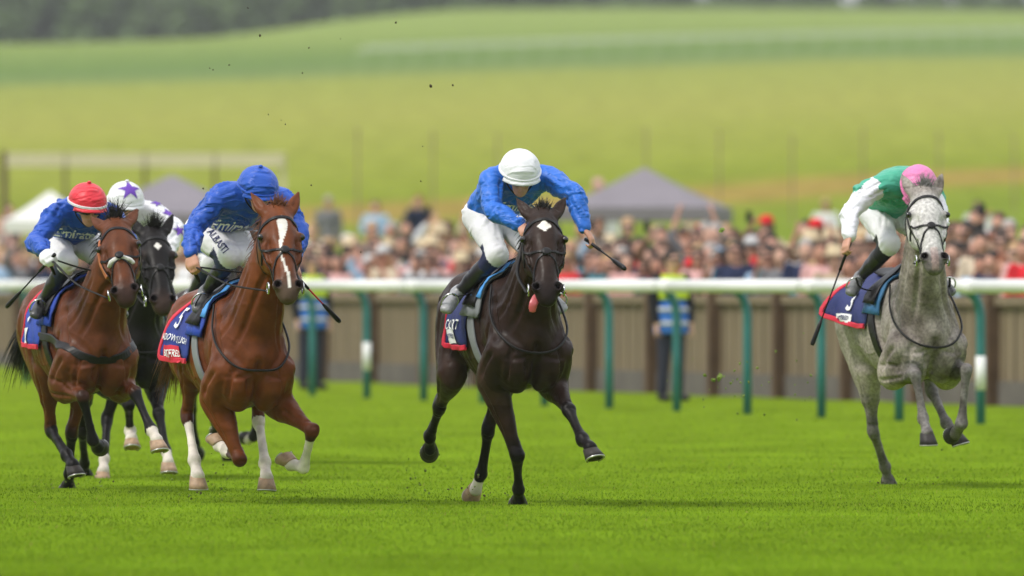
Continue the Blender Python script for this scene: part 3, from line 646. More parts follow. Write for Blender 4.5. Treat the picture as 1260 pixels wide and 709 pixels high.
    def groove(pts, r, depth):
        P = [A(bvq.find_nearest(Vector(p))[0]) for p in catmull(pts, max(2, int(sum(np.linalg.norm(A(pts[i + 1]) - A(pts[i])) for i in range(len(pts) - 1)) / .012 / (len(pts) - 1))))]; P = np.array(P)
        lo_, hi_ = P.min(0) - r, P.max(0) + r; ix = np.nonzero(((V > lo_) & (V < hi_)).all(1))[0]
        if not len(ix): return
        d = np.full(len(ix), 9.0); tt = np.zeros(len(ix)); n_ = len(P)
        for i, p in enumerate(P):
            q_ = np.linalg.norm(V[ix] - p, axis=1); m = q_ < d; d[m] = q_[m]; tt[m] = i / max(n_ - 1, 1)
        k = np.clip(1 - (d / r) ** 2, 0, 1) ** 2 * np.clip(np.minimum(tt, 1 - tt) * 5 + .15, 0, 1); V[ix] -= NV[ix] * (depth * k)[:, None]
    bvq = bvh_of(V, Q); NV = normals(V, Q)
    for sg in (-1, 1):
        groove([Z(.03, sg * .2, 1.44), Z(.15, sg * .24, 1.28), Z(.27, sg * .22, 1.12)], .04, 0.0216)
        groove([Z(-.17, sg * .3, 1.38), Z(-.13, sg * .32, 1.15), Z(-.07, sg * .32, .96)], .045, 0.0216)
        groove([Z(.10, sg * .3, 1.28), Z(.03, sg * .32, 1.13), Z(-.02, sg * .32, 1.0)], .035, 0.0149)
        groove([Z(.28, sg * .26, 1.08), Z(.15, sg * .3, 1.0), Z(.06, sg * .3, .91)], .032, 0.0175)
        groove([Z(.36, sg * .16, 1.12), Z(.34, sg * .19, 1.0), Z(.25, sg * .19, .87)], .030, 0.0203)
        groove([Z(.36, sg * .03, 1.06), Z(.33, sg * .12, 1.03), Z(.30, sg * .2, 1.04)], .024, 0.0108)
        groove([HP(.27, sg * .05, -.25), (m1 + m2) / 2 + A(.16, sg * .10, -.08), Z(.28, sg * .13, 1.22)], .035, 0.0189)
        groove([m2 + A(-.02, sg * .2, .02), m1 + A(-.05, sg * .25, .02), Z(-.02, sg * .25, 1.36)], .05, 0.0121)
        groove([m2 + A(.04, sg * .2, -.04), m1 + A(.06, sg * .25, -.03), Z(.16, sg * .25, 1.26)], .03, 0.0095)
        groove([Z(-1.08, sg * .35, 1.48), Z(-1.22, sg * .35, 1.25), Z(-1.24, sg * .3, 1.0)], .045, 0.0189)
        groove([Z(-.93, sg * .4, 1.42), Z(-1.0, sg * .4, 1.22), Z(-.96, sg * .35, 1.02)], .05, 0.0135)
        groove([Z(-.76, sg * .4, 1.34), Z(-.80, sg * .35, 1.18), Z(-.80, sg * .3, 1.02)], .05, 0.0189)
        groove([HP(.235, sg * .11, -.062), HP(.30, sg * .10, -.062), HP(.39, sg * .09, -.06)], .016, -0.0081)
        groove([HP(.30, sg * .10, -.09), HP(.40, sg * .09, -.09), HP(.48, sg * .08, -.07)], .022, 0.0135)
        groove([HP(.22, sg * .085, -.005), HP(.31, sg * .08, -.01), HP(.42, sg * .07, -.02)], .022, 0.0121)
        groove([HP(.15, sg * .13, -.05), HP(.158, sg * .13, -.03), HP(.175, sg * .12, -.012)], .014, -0.0068)
        groove([Z(.22, sg * .3, 1.16), Z(.13, sg * .3, 1.09), Z(.05, sg * .3, 1.07), Z(-.04, sg * .3, 1.02)], .010, -0.0054)
        groove([Z(-.2, sg * .35, 1.0), Z(-.4, sg * .35, .98), Z(-.55, sg * .35, 1.04), Z(-.7, sg * .35, 1.0)], .011, -0.0054)
    groove([Z(.45, 0, 1.14), Z(.45, 0, 1.03), Z(.36, 0, .88)], .035, 0.0270)
    for key, l in legs.items():
        sg = 1 if key[0] == 'L' else -1; p1, p2, p3 = l[1], l[2], l[3]; dn = nrm(np.cross(p2 - p1, A(0, 1, 0))); dc = nrm(np.cross(p3 - p2, A(0, 1, 0)))
        for w_, fw in ((.12, .05), (-.12, .05), (.12, -.06)):
            groove([p1 * .95 + p2 * .05 + A(0, sg * w_, 0) + dn * fw, p1 * .6 + p2 * .4 + A(0, sg * w_, 0) + dn * fw, p1 * .2 + p2 * .8 + A(0, sg * w_ * .6, 0) + dn * fw * .5], .024, 0.0121)
        for w_ in (.06, -.06): groove([p2 * .85 + p3 * .15 + A(0, w_, 0) - dc * .016, p2 * .5 + p3 * .5 + A(0, w_, 0) - dc * .02, p2 * .12 + p3 * .88 + A(0, w_, 0) - dc * .018], .014, 0.0074)
        ax_ = nrm(p2 - p1)
        groove([p2 + ax_ * .045 + A(0, -.05, 0) + dn * .05, p2 + ax_ * .05 + dn * .07, p2 + ax_ * .045 + A(0, .05, 0) + dn * .05], .016, 0.0068)
        groove([p2 - ax_ * .05 + A(0, -.05, 0) + dn * .05, p2 - ax_ * .055 + dn * .07, p2 - ax_ * .05 + A(0, .05, 0) + dn * .05], .016, 0.0068)
        groove([p1 * .7 + p2 * .3 - A(0, sg * .1, 0) + dn * .02, p1 * .4 + p2 * .6 - A(0, sg * .1, 0) + dn * .03, p1 * .1 + p2 * .9 - A(0, sg * .08, 0) + dn * .01], .009, -0.0054)
    # coat colours
    col = np.tile(A(S['coat']), (len(V), 1)); nz = wob(V, 30, 9); nz2 = wob(V, 10, 4)
    col *= (1 + .10 * nz2)[:, None]
    if 'belly' in S:
        k = np.clip((1.25 - dp - V[:, 2]) / .4, 0, 1) * ((V[:, 0] < .1) & (V[:, 2] > .75 - dp)); col += (A(S['belly']) - col) * (k * .6)[:, None]
    rel = V - poll; ht, hs_, hn = rel @ a / hk, rel @ sv / hw, rel @ nf / hn_
    inh = (ht > -.05) & (ht < .66) & (abs(hs_) < .14) & (hn > -.26) & (hn < .08)
    def paint(mask, c): col[mask] = A(c) if len(c) == 3 else c
    if S.get('face'): 
        k = np.clip((ht - .0) / .12, 0, 1) * inh; col += (A(S['face']) - col) * k[:, None]
    k = np.clip((ht - .47) / .1, 0, 1) * inh; col += (A(S['nose']) - col) * (k * .9)[:, None]
    k = np.clip(1 - np.sqrt((ht - .185) ** 2 + (np.abs(hs_) - .1) ** 2) / .055, 0, 1) * inh; col += (A(S['nose']) - col) * (k * .6)[:, None]  # dark shading of the eye sockets painted into the coat, in the muzzle colour
    for key, l in legs.items():
        best = np.full(len(V), 9.0); par = np.zeros(len(V))
        for i in range(1, 4):
            p, q2 = l[i], l[i + 1]; ab = q2 - p; t = np.clip((V - p) @ ab / (ab @ ab), 0, 1); d = np.linalg.norm(V - p - t[:, None] * ab, axis=1)
            m = d < best; best[m] = d[m]; par[m] = i - 1 + t[m]
        near = best < .09
        pc, start = S['points']; k = np.clip((par - start + .05 * nz) / .25, 0, 1) * near; col += (A(pc) - col) * k[:, None]
        if key in S['socks']: m = near & (par + .03 * nz > S['socks'][key]); col[m] = A(S.get('sockcol', (.62, .56, .48))) * (1 + .08 * nz[m])[:, None]
    front = inh & (hn > -.05)
    S['mark'](col, front, ht, hs_, nz)
    nd = np.minimum(np.linalg.norm(V - HP(.55, .052, -.02), axis=1), np.linalg.norm(V - HP(.55, -.052, -.02), axis=1)); k = np.clip((.034 - nd) / .008, 0, 1) * (wob(V, 1, 1) * 0 + 1) * (hn < .006); col += (A(.012, .008, .008) - col) * k[:, None]  # nostril holes painted near black, standing in for the shade inside them
    if S.get('dapple'):
        d1 = wob(V, 45, 21); d2 = wob(V, 14, 22); k = np.clip(.5 + .5 * d1 + .35 * d2, 0, 1)
        leg = np.clip((.95 - dp - V[:, 2]) / .25, 0, 1); ch = np.clip((V[:, 0] + .1) / .3, 0, 1) * (~inh)
        col *= (1 - .56 * k * np.maximum(.35, np.maximum(leg * .85, ch)))[:, None] * (A(1, 1, 1) - np.clip(k * ch, 0, 1)[:, None] * A(0, .05, .10))
    col = np.clip(col, .003, .9)
    body = link('body', mesh_np('horse_body', V, Q, True, col), M[S.get('coatmat', 'coat')], root)
    bv = bvh_of(V, Q)
    for key, l in legs.items():
        p = l[4] - l[3]; d = np.cross(p, A(0, 1, 0)); hoof(l[4] - nrm(p) * .004, p, d, M['horn_pale'] if key in S.get('palehoof', ()) else M['horn_dark'], root, A(0, 0, 0), M['alu'])
    for sg in (-1, 1):
        c = HP(.187, sg * .101, -.034); mb = MB(); mb.lathe([(.001, -.021), (.012, -.018), (.02, -.008), (.021, 0), (.02, .008), (.012, .018), (.001, .021)], c, 12); mb.build('eye', M['eye'], root, True)
    # hair
    hm = M[S['hair']]
    crest = []
    for t in (.02, .2, .4, .6, .8, 1.0):
        p = HP(.0, 0, -.06) * (1 - t) + Z(-.12, 0, 1.54) * t; r = bv.ray_cast(Vector(p + A(-.12, 0, .4)), Vector(nrm(A(.12, 0, -.4)))); crest.append(A(r[0]) if r[0] is not None else p)
    ms = S.get('maneside', -1)
    strands('mane', crest[0:], hm, root, .15, lambda t: A(-.75, ms * .35, .05), 420, .004, 6, 4, sag=1.6, spread=.16)
    strands('forelock', [HP(-.03, -.02, -.045), HP(-.03, .02, -.045)], hm, root, S.get('forelock', .13), lambda t: nrm(nf * .5 + a * .1 - a * S.get('forelift', .5) + sv * .15), 140, .0035, 6, 5, sag=.5, spread=.34)
    tb = Z(-1.34, 0, 1.40); dock = [tb, tb + A(-.12, 0, .02), tb + A(-.28, S.get('tailside', -.03), -.08)]
    strands('tail', dock, hm, root, .62, lambda t: A(-.75, S.get('tailside', -.03) * 2, -.35), 400, .0055, 7, 6, sag=1.3, spread=.10)
    # bridle
    br = empty('bridle'); br.parent = root; LE = M['leather']
    def hs(name, pts, wd=.02, m=LE, th=.004, closed=False, off=.004): return strap(name, [HP(*p) for p in pts], wd, th, bv, m, br, off, closed)
    hs('browband', [(.10, -.13, -.09), (.085, -.10, -.01), (.075, 0, .04), (.085, .10, -.01), (.10, .13, -.09)], .022)
    hs('headpiece', [(.10, -.13, -.10), (.02, -.10, -.12), (-.03, 0, -.13), (.02, .10, -.12), (.10, .13, -.10)], .024)
    for sg in (-1, 1):
        hs('cheekpiece', [(.10, sg * .13, -.095), (.22, sg * .13, -.085), (.36, sg * .10, -.085), (.50, sg * .09, -.095)], .017, M.get(S.get('cheek'), LE))
        hs('throat_strap', [(.10, sg * .13, -.11), (.20, sg * .12, -.19), (.26, sg * .05, -.27)], .014)
        rc = HP(.515, sg * .082, -.10); ring = [rc + .034 * (a * math.cos(t) + nf * math.sin(t)) + sv * sg * .004 for t in np.linspace(0, 2 * math.pi, 17)]
        MB().tube(ring, .0055, 6).build('bit_ring', M['steel'], br, True)
        hs('noseband', [(.33, 0, .03), (.40, sg * .07, -.02), (.47, sg * .09, -.07), (.53, sg * .07, -.13)], .015)
        hs('noseband', [(.33, 0, .03), (.30, sg * .08, -.01), (.27, sg * .11, -.07), (.30, sg * .09, -.15)], .015)
    c = A(bv.find_nearest(Vector(HP(.33, 0, .05)))[0]) + nf * .008
    if S.get('shadow'):
        f2 = Field(c - .11, c + .11, .006)
        for sg in (-1, 1): f2.chain([(HP(.33, sg * .012, .016), .017, .022), (HP(.34, sg * .045, .0), .016, .02), (HP(.35, sg * .062, -.02), .012, .015)], .01, side=a)
        v2, q2 = f2.mesh(1); v2 += normals(v2, q2) * (wob(v2, 160, 2) * .003)[:, None]; link('noseband_fleece', mesh_np('noseband_fleece', v2, q2), M['white_fleece'], br)
    Mx = np.stack([sv, a, nf], 1)
    MB().lathe([(.004, -.006), (.026, -.006), (.03, 0), (.026, .006), (.012, .009), (.003, .009)], c + (nf * .022 if S.get('shadow') else 0), 14, Mx).build('noseband_disc', LE, br, True)
    if S.get('cheekfleece'):
        hs('cheekpiece_fleece', [(.07, -.125, -.07), (.16, -.13, -.08), (.27, -.125, -.10), (.36, -.11, -.10)], .034, M['tan_leather'], .014)
    # girth, breast strap
    def ring(x, wd, m, name, z0=.15, par=root, tilt=.12):
        P = []
        for t in np.linspace(math.pi * .0, 2 * math.pi, 33)[:-1]:
            cc = Z(x, 0, 1.2); dr = A(0, math.sin(t), math.cos(t)); r = bv.ray_cast(Vector(cc + dr * .8 + A(tilt * dr[2], 0, 0)), Vector(-dr)); P.append(A(r[0]) if r[0] is not None else cc + dr * .3)
        return strap(name, P, wd, .008, None, m, par, snap=False, closed=True, n=2) if False else strap(name, P, wd, .008, bv, m, par, .008, True, n=2, S_it=5)
    ring(-.24, .085, M['cloth_grey'] if S.get('greygirth') else LE, 'girth', tilt=-.10)
    if S.get('breast'):
        P = [Z(-.35, -.30, 1.22), Z(-.05, -.27, 1.20), Z(.15, -.24, 1.15), Z(.28, -.15, 1.10), Z(.34, 0, 1.07), Z(.28, .15, 1.10), Z(.15, .24, 1.15), Z(-.05, .27, 1.2), Z(-.35, .3, 1.22)]
        strap('breast_girth', P, .055, .008, bv, LE, root, .012, S_it=9)
    else:
        P = [Z(-.05, -.16, 1.46), Z(.10, -.24, 1.33), Z(.24, -.22, 1.20), Z(.36, -.13, 1.10), Z(.42, 0, 1.06), Z(.36, .13, 1.10), Z(.24, .22, 1.20), Z(.10, .24, 1.33), Z(-.05, .16, 1.46)]
        tubeo('neck_cord', [A(bv.find_nearest(Vector(p))[0]) + A(bv.find_nearest(Vector(p))[1]) * .026 for p in P], .0075, LE, root, 6, cat=6)
    if S.get('tongue'):
        f2 = Field(HP(.55, -.1, -.1) - .12, HP(.55, -.1, -.1) + .14, .006)
        tp = HP(.575, -.045, -.085); f2.chain([(HP(.55, -.02, -.085), .02, .012), (tp, .026, .012), (tp + A(.02, -.03, -.045), .028, .011), (tp + A(.015, -.035, -.09), .022, .009)], .01, side=sv)
        v2, q2 = f2.mesh(2); link('tongue', mesh_np('tongue', v2, q2), M['tongue'], root)
    # saddlecloth
    CB = M[S.get('cloth', 'cloth_blue')]
    def drape(name, x0, x1, ta, m, off, nx=18, nt_=26, flare=0.0, parent=root, thick=.008, skew=0.0):
        """a cloth over the back; ta: reach round the barrel (radians from the top) on each side"""
        V2 = []; F2 = []
        for j in range(nt_ + 1):
            t = -ta + 2 * ta * j / nt_
            for i in range(nx + 1):
                g = i / nx; x = x0 + (x1 - x0) * g - skew * abs(t) ; dr = A(0, math.sin(t), math.cos(t)); cc = Z(x, 0, 1.2)
                r = bv.ray_cast(Vector(cc + dr * .8), Vector(-dr)); p = A(r[0]) if r[0] is not None and np.linalg.norm(A(r[0]) - cc) > .15 else cc + dr * .3
                e = (1 - g) ** 2 * max(0, abs(t) / ta - .35) / .65
                fl = flare * e + .012 * math.sin(9 * t + 14 * g + fr.O[0]) * (abs(t) / ta) ** 2
                V2.append(p + dr * (off + max(fl, -.004)) + A(-.3 * flare * e, 0, .45 * flare * e))
        W = nx + 1
        F2 = [[j * W + i, j * W + i + 1, (j + 1) * W + i + 1, (j + 1) * W + i] for j in range(nt_) for i in range(nx)]
        o = link(name, mesh_np(name, V2, F2), m, parent); sm = o.modifiers.new('thickness', 'SOLIDIFY'); sm.thickness = thick; sm.offset = 1
        return o, np.array(V2), F2, W
    tc_ = S.get('clothreach', 1.45)
    cl, CV, CF, CW = drape('saddlecloth', S.get('cx', -.76), -.28, tc_, CB, .012, flare=S.get('flare', .03), skew=S.get('skew', .02))
    nt_ = len(CV) // CW
    edge = [CV[i] for i in range(CW - 1, -1, -1)] + [CV[j * CW] for j in range(1, nt_)] + [CV[(nt_ - 1) * CW + i] for i in range(1, CW)]
    strap('binding', edge, .035, .007, None, M['cloth_red'], cl, snap=False, n=1) if False else None
    bb = BVHTree.FromPolygons([tuple(v) for v in CV], CF)
    strap('binding', edge[::2] + [edge[-1]], .034, .012, bb, M['cloth_red'], cl, .006, n=2)
    # prints on the right hand side, and mirrored on the left
    for sg in (-1, 1):
        for (txt, x, tt, size, mm, rot) in S.get('prints', []):
            dr = A(0, sg * math.sin(tt), math.cos(tt)); cc = Z(x, 0, 1.2) + dr * .33
            ex = A(1, 0, 0) * -sg; ex = A(-sg, 0, 0) * -1 if False else A(1, 0, 0) * (1 if sg < 0 else -1); ey = nrm(np.cross(dr, ex))
            c_, s_ = math.cos(rot), math.sin(rot) * (1 if sg < 0 else -1); ex, ey = ex * c_ + ey * s_, ey * c_ - ex * s_
            if txt == '#panel':
                g = 7; V2 = [((i / g - .5) * size[0], (j / g - .5) * size[1]) for j in range(g + 1) for i in range(g + 1)]; F2 = [[j * (g + 1) + i, j * (g + 1) + i + 1, (j + 1) * (g + 1) + i + 1, (j + 1) * (g + 1) + i] for j in range(g) for i in range(g)]
                project('badge', V2, F2, cc, ex, ey, bb, M[mm], cl, .017)
            else:
                V2, F2 = text_mesh(txt, .018); project('lettering', V2 * size, F2, cc, ex, ey, bb, M[mm], cl, .021)
    # saddle, flap, pad
    drape('saddle_pad', -.42, -.14, 1.25, M[S.get('pad', 'cloth_blue')], .020, 8, 18, thick=.012, skew=-.02)
    if S.get('padtop'): drape('saddle_pad_edge', -.36, -.125, .86, M[S['padtop']], .034, 8, 14, thick=.008, skew=-.02)
    drape('saddle_flap', -.40, -.20, 1.05, LE, .044, 6, 16, thick=.008, skew=-.02)
    f3 = Field(Z(-.80, -.22, 1.45), Z(-.20, .22, 1.80), .012)
    f3.chain([(Z(-.70, 0, 1.575), .13, .03), (Z(-.55, 0, 1.55), .11, .03), (Z(-.38, 0, 1.565), .085, .035), (Z(-.30, 0, 1.60), .05, .03)], .02)
    v3, q3 = f3.mesh(1); link('saddle_seat', mesh_np('saddle_seat', v3, q3), LE, root)
    return dict(root=root, fr=fr, HP=HP, Z=Z, bv=bv, a=a, sv=sv, nf=nf, legs=legs, br=br)
ORDER=['main','chest','bay','black','grey','hid']
WHITE = A(.72, .68, .62)
def no_mark(col, fm, t, s, nz): pass
def star(t0, s0, rt, rs):
    def f(col, fm, t, s, nz): m = fm & (abs(t - t0) / rt + abs(s - s0) / rs + .12 * nz < 1); col[m] = WHITE
    return f
def mark_main(col, fm, t, s, nz):
    star(.125, .0, .045, .034)(col, fm, t, s, nz)
def mark_chest(col, fm, t, s, nz):
    cs = -.008 + .012 * np.sin(t * 14); wd = np.interp(t, [.06, .10, .16, .24, .32, .40, .56, .60], [.0, .024, .026, .012, .002, .005, .010, .0])
    m = fm & (abs(s - cs) < wd * (1 + .25 * nz)) & (t > .06) & (t < .6); col[m] = WHITE
def mark_grey(col, fm, t, s, nz):
    k = fm & (t > .50) & (abs(s) < .02); col[k] = col[k] * .6 + A(.5, .33, .30) * .4
DK = (.030, .0165, .011); 
HS = {}
HS['main'] = dict(name='main', dbg=1, fr=Frame(643, 70), drop=.13, label='dark brown racehorse with white diamond star and its tongue out', coat=(.026, .0135, .009), belly=(.06, .034, .024), nose=(.016, .010, .009),
    points=((.008, .0065, .006), .7), socks={'LH': 2.35}, hair='hair_black', mark=mark_main, palehoof=('LH',), tongue=True, tailside=.09, greygirth=True, forelock=.09, forelift=.9,
    poll=(668, 260, .62), muz=(674, 354), earout=.45, earfwd=-.1,
    RF=[(636, 560, .02), (638, 602, -1), (638, 617, -1)], LF=[(700, 505, .36), (717, 541, 1), (727, 552, 1)],
    RH=[(541, 500, -1.24), (529, 538, -1), (529, 553, -1)], LH=[(601, 527, -1.0), (592, 583, -1), (585, 603, -1)],
    cloth='cloth_navy', pad='cloth_grey', padtop='cloth_sky', prints=[('COURT', -.57, 1.45, .085, 'white_print', 0), ('#panel', -.60, 1.68, (.19, .085), 'white_print', 0), ('BETFRED', -.60, 1.68, .036, 'navy_print', 0)], clothreach=1.92)
HS['chest'] = dict(name='chest', dbg=1, fr=Frame(302, 70.5), drop=.25, label='chestnut racehorse with white blaze and white stockings', coat=(.138, .039, .0115), nose=(.085, .06, .045), mark=mark_chest,
    points=((.05, .016, .008), .85), socks={'RF': 1.75, 'LF': 1.22, 'RH': 1.25, 'LH': 1.05}, hair='hair_chest', palehoof=('RF', 'LF', 'RH', 'LH'), forelock=.10, forelift=.7, sockcol=(.66, .60, .52),
    poll=(343, 257, .62), muz=(356, 352), earout=.45,
    RF=[(295, 566, .12), (280, 555, -1), (270, 548, -1)], LF=[(384, 530, .34), (373, 575, -1), (358, 571, -1)],
    RH=[(230, 510, -.85), (239, 566, 1), (243, 586, 1)], LH=[(318, 515, -.58), (326, 570, 1), (328, 588, 1)],
    cloth='cloth_navy2', pad='cloth_blue', padtop='cloth_sky', greygirth=True, cx=-.70, flare=.08, skew=.04, prints=[('SHADOW OF LIGHT', -.57, 1.36, .054, 'white_print', -.05), ('#panel', -.60, 1.64, (.26, .10), 'cloth_red', -.05), ('BETFRED', -.60, 1.64, .058, 'white_print', -.05), ('5', -.62, .95, .2, 'white_print', 0)], clothreach=1.8)
HS['bay'] = dict(name='bay', dbg=1, fr=Frame(113, 74.6), drop=.2, label='bay racehorse with black legs and white fleece noseband', coat=(.112, .034, .012), nose=(.035, .02, .016), mark=no_mark,
    points=((.010, .009, .009), .82), socks={'LF': 2.15}, hair='hair_black', palehoof=('LF',), forelock=.16, forelift=.9, shadow=True, cheekfleece=True, breast=True, yaw=14, tailside=-.06,
    poll=(141, 272, .62), muz=(153, 357), earout=.5, earfwd=-.3,
    RF=[(102, 489, .36), (114, 541, -1), (120, 550, -1)], LF=[(166, 483, .36), (186, 529, 1), (193, 542, 1)],
    RH=[(62, 528, -.92), (82, 560, 1), (90, 573, 1)], LH=[(88, 530, -1.0), (85, 584, -1), (84, 599, -1)],
    cloth='cloth_blue', pad='cloth_blue', prints=[('9', -.62, .98, .22, 'white_print', 0), ('#panel', -.66, 1.52, (.11, .11), 'white_print', 0)], clothreach=1.75)
HS['black'] = dict(name='black', dbg=1, fr=Frame(160, 79.3), drop=.2, label='black racehorse with small white star running behind the bay', coat=(.011, .009, .0085), nose=(.05, .03, .024), mark=star(.15, 0, .035, .022),
    points=((.012, .011, .011), .9), socks={'LF': 2.2, 'RF': 1.75, 'LH': 1.9}, hair='hair_black', palehoof=('LF', 'RF', 'LH'), forelock=.14, forelift=.6,
    poll=(190, 283, .60), muz=(202, 369), earout=.5,
    RF=[(158, 498, .36), (160, 530, -1), (162, 540, 1)], LF=[(195, 508, .28), (204, 555, 1), (207, 569, 1)],
    RH=[(101, 530, -1.1), (104, 570, -1), (106, 585, -1)], LH=[(132, 515, -.9), (128, 566, 1), (127, 580, 1)],
    cloth='cloth_blue', pad='cloth_blue', clothreach=1.7)
HS['hid'] = dict(name='hid', vox=.015, dbg=1, fr=Frame(284, 86), drop=.24, label='dark racehorse galloping behind the chestnut, mostly hidden by it', coat=(.028, .018, .014), nose=(.02, .014, .012), mark=no_mark,
    points=((.014, .012, .011), .85), socks={'LF': 2.1}, hair='hair_black', poll=(322, 281, .60), muz=(330, 365), earout=.4,
    RF=[(257, 490, .20), (266, 520, -1), (267, 530, -1)], LF=[(318, 500, .30), (312, 538, -1), (306, 541, -1)],
    RH=[(236, 500, -1.15), (240, 545, -1), (242, 556, -1)], LH=[(280, 505, -1.0), (283, 548, -1), (283, 560, -1)], cloth='cloth_blue', pad='cloth_blue', clothreach=1.2)
HS['grey'] = dict(name='grey', dbg=1, fr=Frame(1132, 76), drop=.13, label='dapple grey racehorse with pale face and dark mottled legs', coat=(.31, .275, .243), face=(.58, .56, .53), nose=(.12, .10, .095), mark=mark_grey, coatmat='grey_coat', dapple=True, tailside=.09, belly=(.46, .40, .33),
    points=((.20, .185, .175), .55), socks={}, hair='hair_grey', palehoof=(), forelock=.12, forelift=1.0, earout=.35, sockcol=(.5, .47, .43),
    poll=(1139, 233, .56), muz=(1151, 317),
    RF=[(1126, 461, .38), (1136, 515, 1), (1141, 533, 1)], LF=[(1189, 455, .36), (1183, 521, -1), (1176, 533, -1)],
    RH=[(1074, 530, -1.08), (1089, 574, -1), (1093, 592, -1)], LH=[(1146, 478, -.72), (1164, 520, 1), (1176, 534, 1)],
    cloth='cloth_navy', pad='cloth_teal', cx=-.82, flare=.16, skew=.03, prints=[('3', -.62, 1.05, .2, 'white_print', 0), ('#panel', -.66, 1.4, (.2, .06), 'white_print', 0), ('BETFRED', -.66, 1.4, .038, 'navy_print', 0)], clothreach=1.55)
import time
HB = {}
for k_ in ORDER:
    t0 = time.time(); HB[k_] = horse(HS[k_]); print('horse', k_, round(time.time() - t0, 2))
# ------------------------------------------------------------------ jockeys
def hand(f, wr, d, grip, back, sg, sc=1.0):
    """a closed hand: palm from wrist wr along d, four fingers curled round the axis grip, thumb over; back: back-of-hand normal"""
    d = nrm(d); back = nrm(back - d * np.dot(back, d)); ax = nrm(np.cross(d, back)) * sg       # across the knuckles, towards the thumb
    pc = wr + d * .045 * sc
    f.chain([(wr, .026, .020), (pc, .040, .017), (wr + d * .085 * sc, .042, .015)], .012, side=ax)
    tips = []
    for i, (o, l) in enumerate(((.031, .95), (.010, 1.05), (-.011, 1.0), (-.031, .8))):
        b = wr + d * .088 * sc + ax * o * sc; p1 = b + d * .030 * l - back * .012; p2 = p1 + d * .002 - back * .028 * l; p3 = p2 - d * .024 * l - back * .006
        f.chain([(b - d * .01, .0098, .0098), (p1, .0092, .0092), (p2, .0085, .0085), (p3, .0075, .0075)], .004, sub=1); tips.append(p3)
    t0 = wr + d * .035 * sc + ax * .034; t1 = t0 + d * .032 + ax * .018 - back * .012; t2 = t1 + d * .030 - ax * .006 - back * .016
    f.chain([(t0, .013, .013), (t1, .0105, .0105), (t2, .0085, .0085)], .008, sub=1)
    return wr + d * .088 * sc - back * .022                                                                # centre of the grip
def jockey(S, HBk):
    fr = HBk['fr']; Z = HBk['Z']; px = lambda q: fr.px(*q)
    base = Z(-.45, 0, 1.55); root = empty('person', tuple(A(fr.O) + A(*(fr.Fw * base[0] + fr.Lf * base[1]), base[2])), fr.rz)
    tag(root, S['label'], 'person', 'jockeys racing')
    pel = px(S['pel']); nk = px(S['neck']); hc = px(S['helm'])
    shR, shL = px(S['shR']), px(S['shL'])
    def arm(key, sh):
        q = S[key]; el = fr.reach(sh, *q[0][:2], .27, q[0][2]); wr = fr.reach(el, *q[1][:2], .245, q[1][2]); hd = fr.reach(wr, *q[2][:2], .085, q[2][2]); return el, wr, hd
    elR, wrR, hdR = arm('armR', shR); elL, wrL, hdL = arm('armL', shL)
    hipR = pel + A(.02, -.09, -.02); knR = fr.reach(hipR, *S['kn'][:2], .41, 1); anR = fr.reach(knR, *S['an'][:2], .40, -1); toR = fr.reach(anR, *S['to'][:2], .17, 1)
    mir = lambda p: A(p[0], -p[1] * S.get('legin', .78), p[2])
    hipL, knL, anL, toL = A(hipR[0], pel[1] + .09, hipR[2]), mir(knR), mir(anR), mir(toR)
    if S.get('dbg'): print('jockey', S['name'], 'torso', round(np.linalg.norm(nk - pel), 2), 'thigh', round(np.linalg.norm(knR - hipR), 2), 'shin', round(np.linalg.norm(anR - knR), 2), 'uarm', round(np.linalg.norm(elR - shR), 2), round(np.linalg.norm(elL - shL), 2), 'farm', round(np.linalg.norm(wrR - elR), 2), round(np.linalg.norm(wrL - elL), 2), np.round([pel, nk, hc, knR, anR], 2).tolist())
    pt = R(S.get('look', 35)); yaw = R(S.get('turn', 0))
    fd = A(math.cos(pt) * math.cos(yaw), math.cos(pt) * math.sin(yaw), -math.sin(pt)); sd_ = nrm(np.cross(A(0, 0, 1), fd)); ud = np.cross(fd, sd_)
    allp = np.array([pel, nk, hc, shR, shL, elR, elL, wrR, wrL, hdR, hdL, knR, knL, anR, anL, toR, toL])
    lo, hi = allp.min(0) - .17, allp.max(0) + .19
    tors = lambda g: [(pel, .155 + g, .105 + g), (pel * .65 + nk * .35 + A(0, 0, .025), .14 + g, .105 + g), (pel * .3 + nk * .7 + A(0, 0, .02), .165 + g, .115 + g), (nk - nrm(nk - pel) * .03, .14 + g, .085 + g)]
    def tor_dn(f, g, k=.04): f.chain(tors(g), k)
    def arms(f, g, k=.035, cuff=1.0):
        for sh, el, wr in ((shR, elR, wrR), (shL, elL, wrL)):
            w_ = el + (wr - el) * cuff
            f.chain([(nk * .6 + sh * .4 - A(.03, 0, 0), .065 + g, .065 + g), (sh, .062 + g, .064 + g), (sh * .5 + el * .5, .050 + g, .052 + g), (el, .041 + g, .043 + g), (el * .6 + w_ * .4, .041 + g, .043 + g), (w_, .027 + g * .7, .03 + g * .7)], k, side=(0, 0, 1))
    def thigh(f, g, a_, b_, kk): 
        f.chain([(a_, .10 + g, .105 + g), (a_ * .6 + b_ * .4, .083 + g, .09 + g), (b_, .056 + g, .058 + g)], kk)
    # --- skin
    f = Field(lo, hi, S.get('vox', .0088))
    tor_dn(f, -.012); arms(f, -.006)
    for a_, b_, c_, d_ in ((hipR, knR, anR, toR), (hipL, knL, anL, toL)):
        thigh(f, -.01, a_, b_, .03); f.chain([(b_, .045, .048), (b_ * .7 + c_ * .3, .046, .052), (c_, .028, .03)], .02); f.chain([(c_, .028, .028), (d_, .03, .022)], .02)
    f.chain([(nk - nrm(hc - nk) * .02, .058, .06), (hc * .55 + nk * .45 - fd * .015, .052, .055)], .02)
    hw_ = lambda x, y, z: hc + fd * x + sd_ * y + ud * z
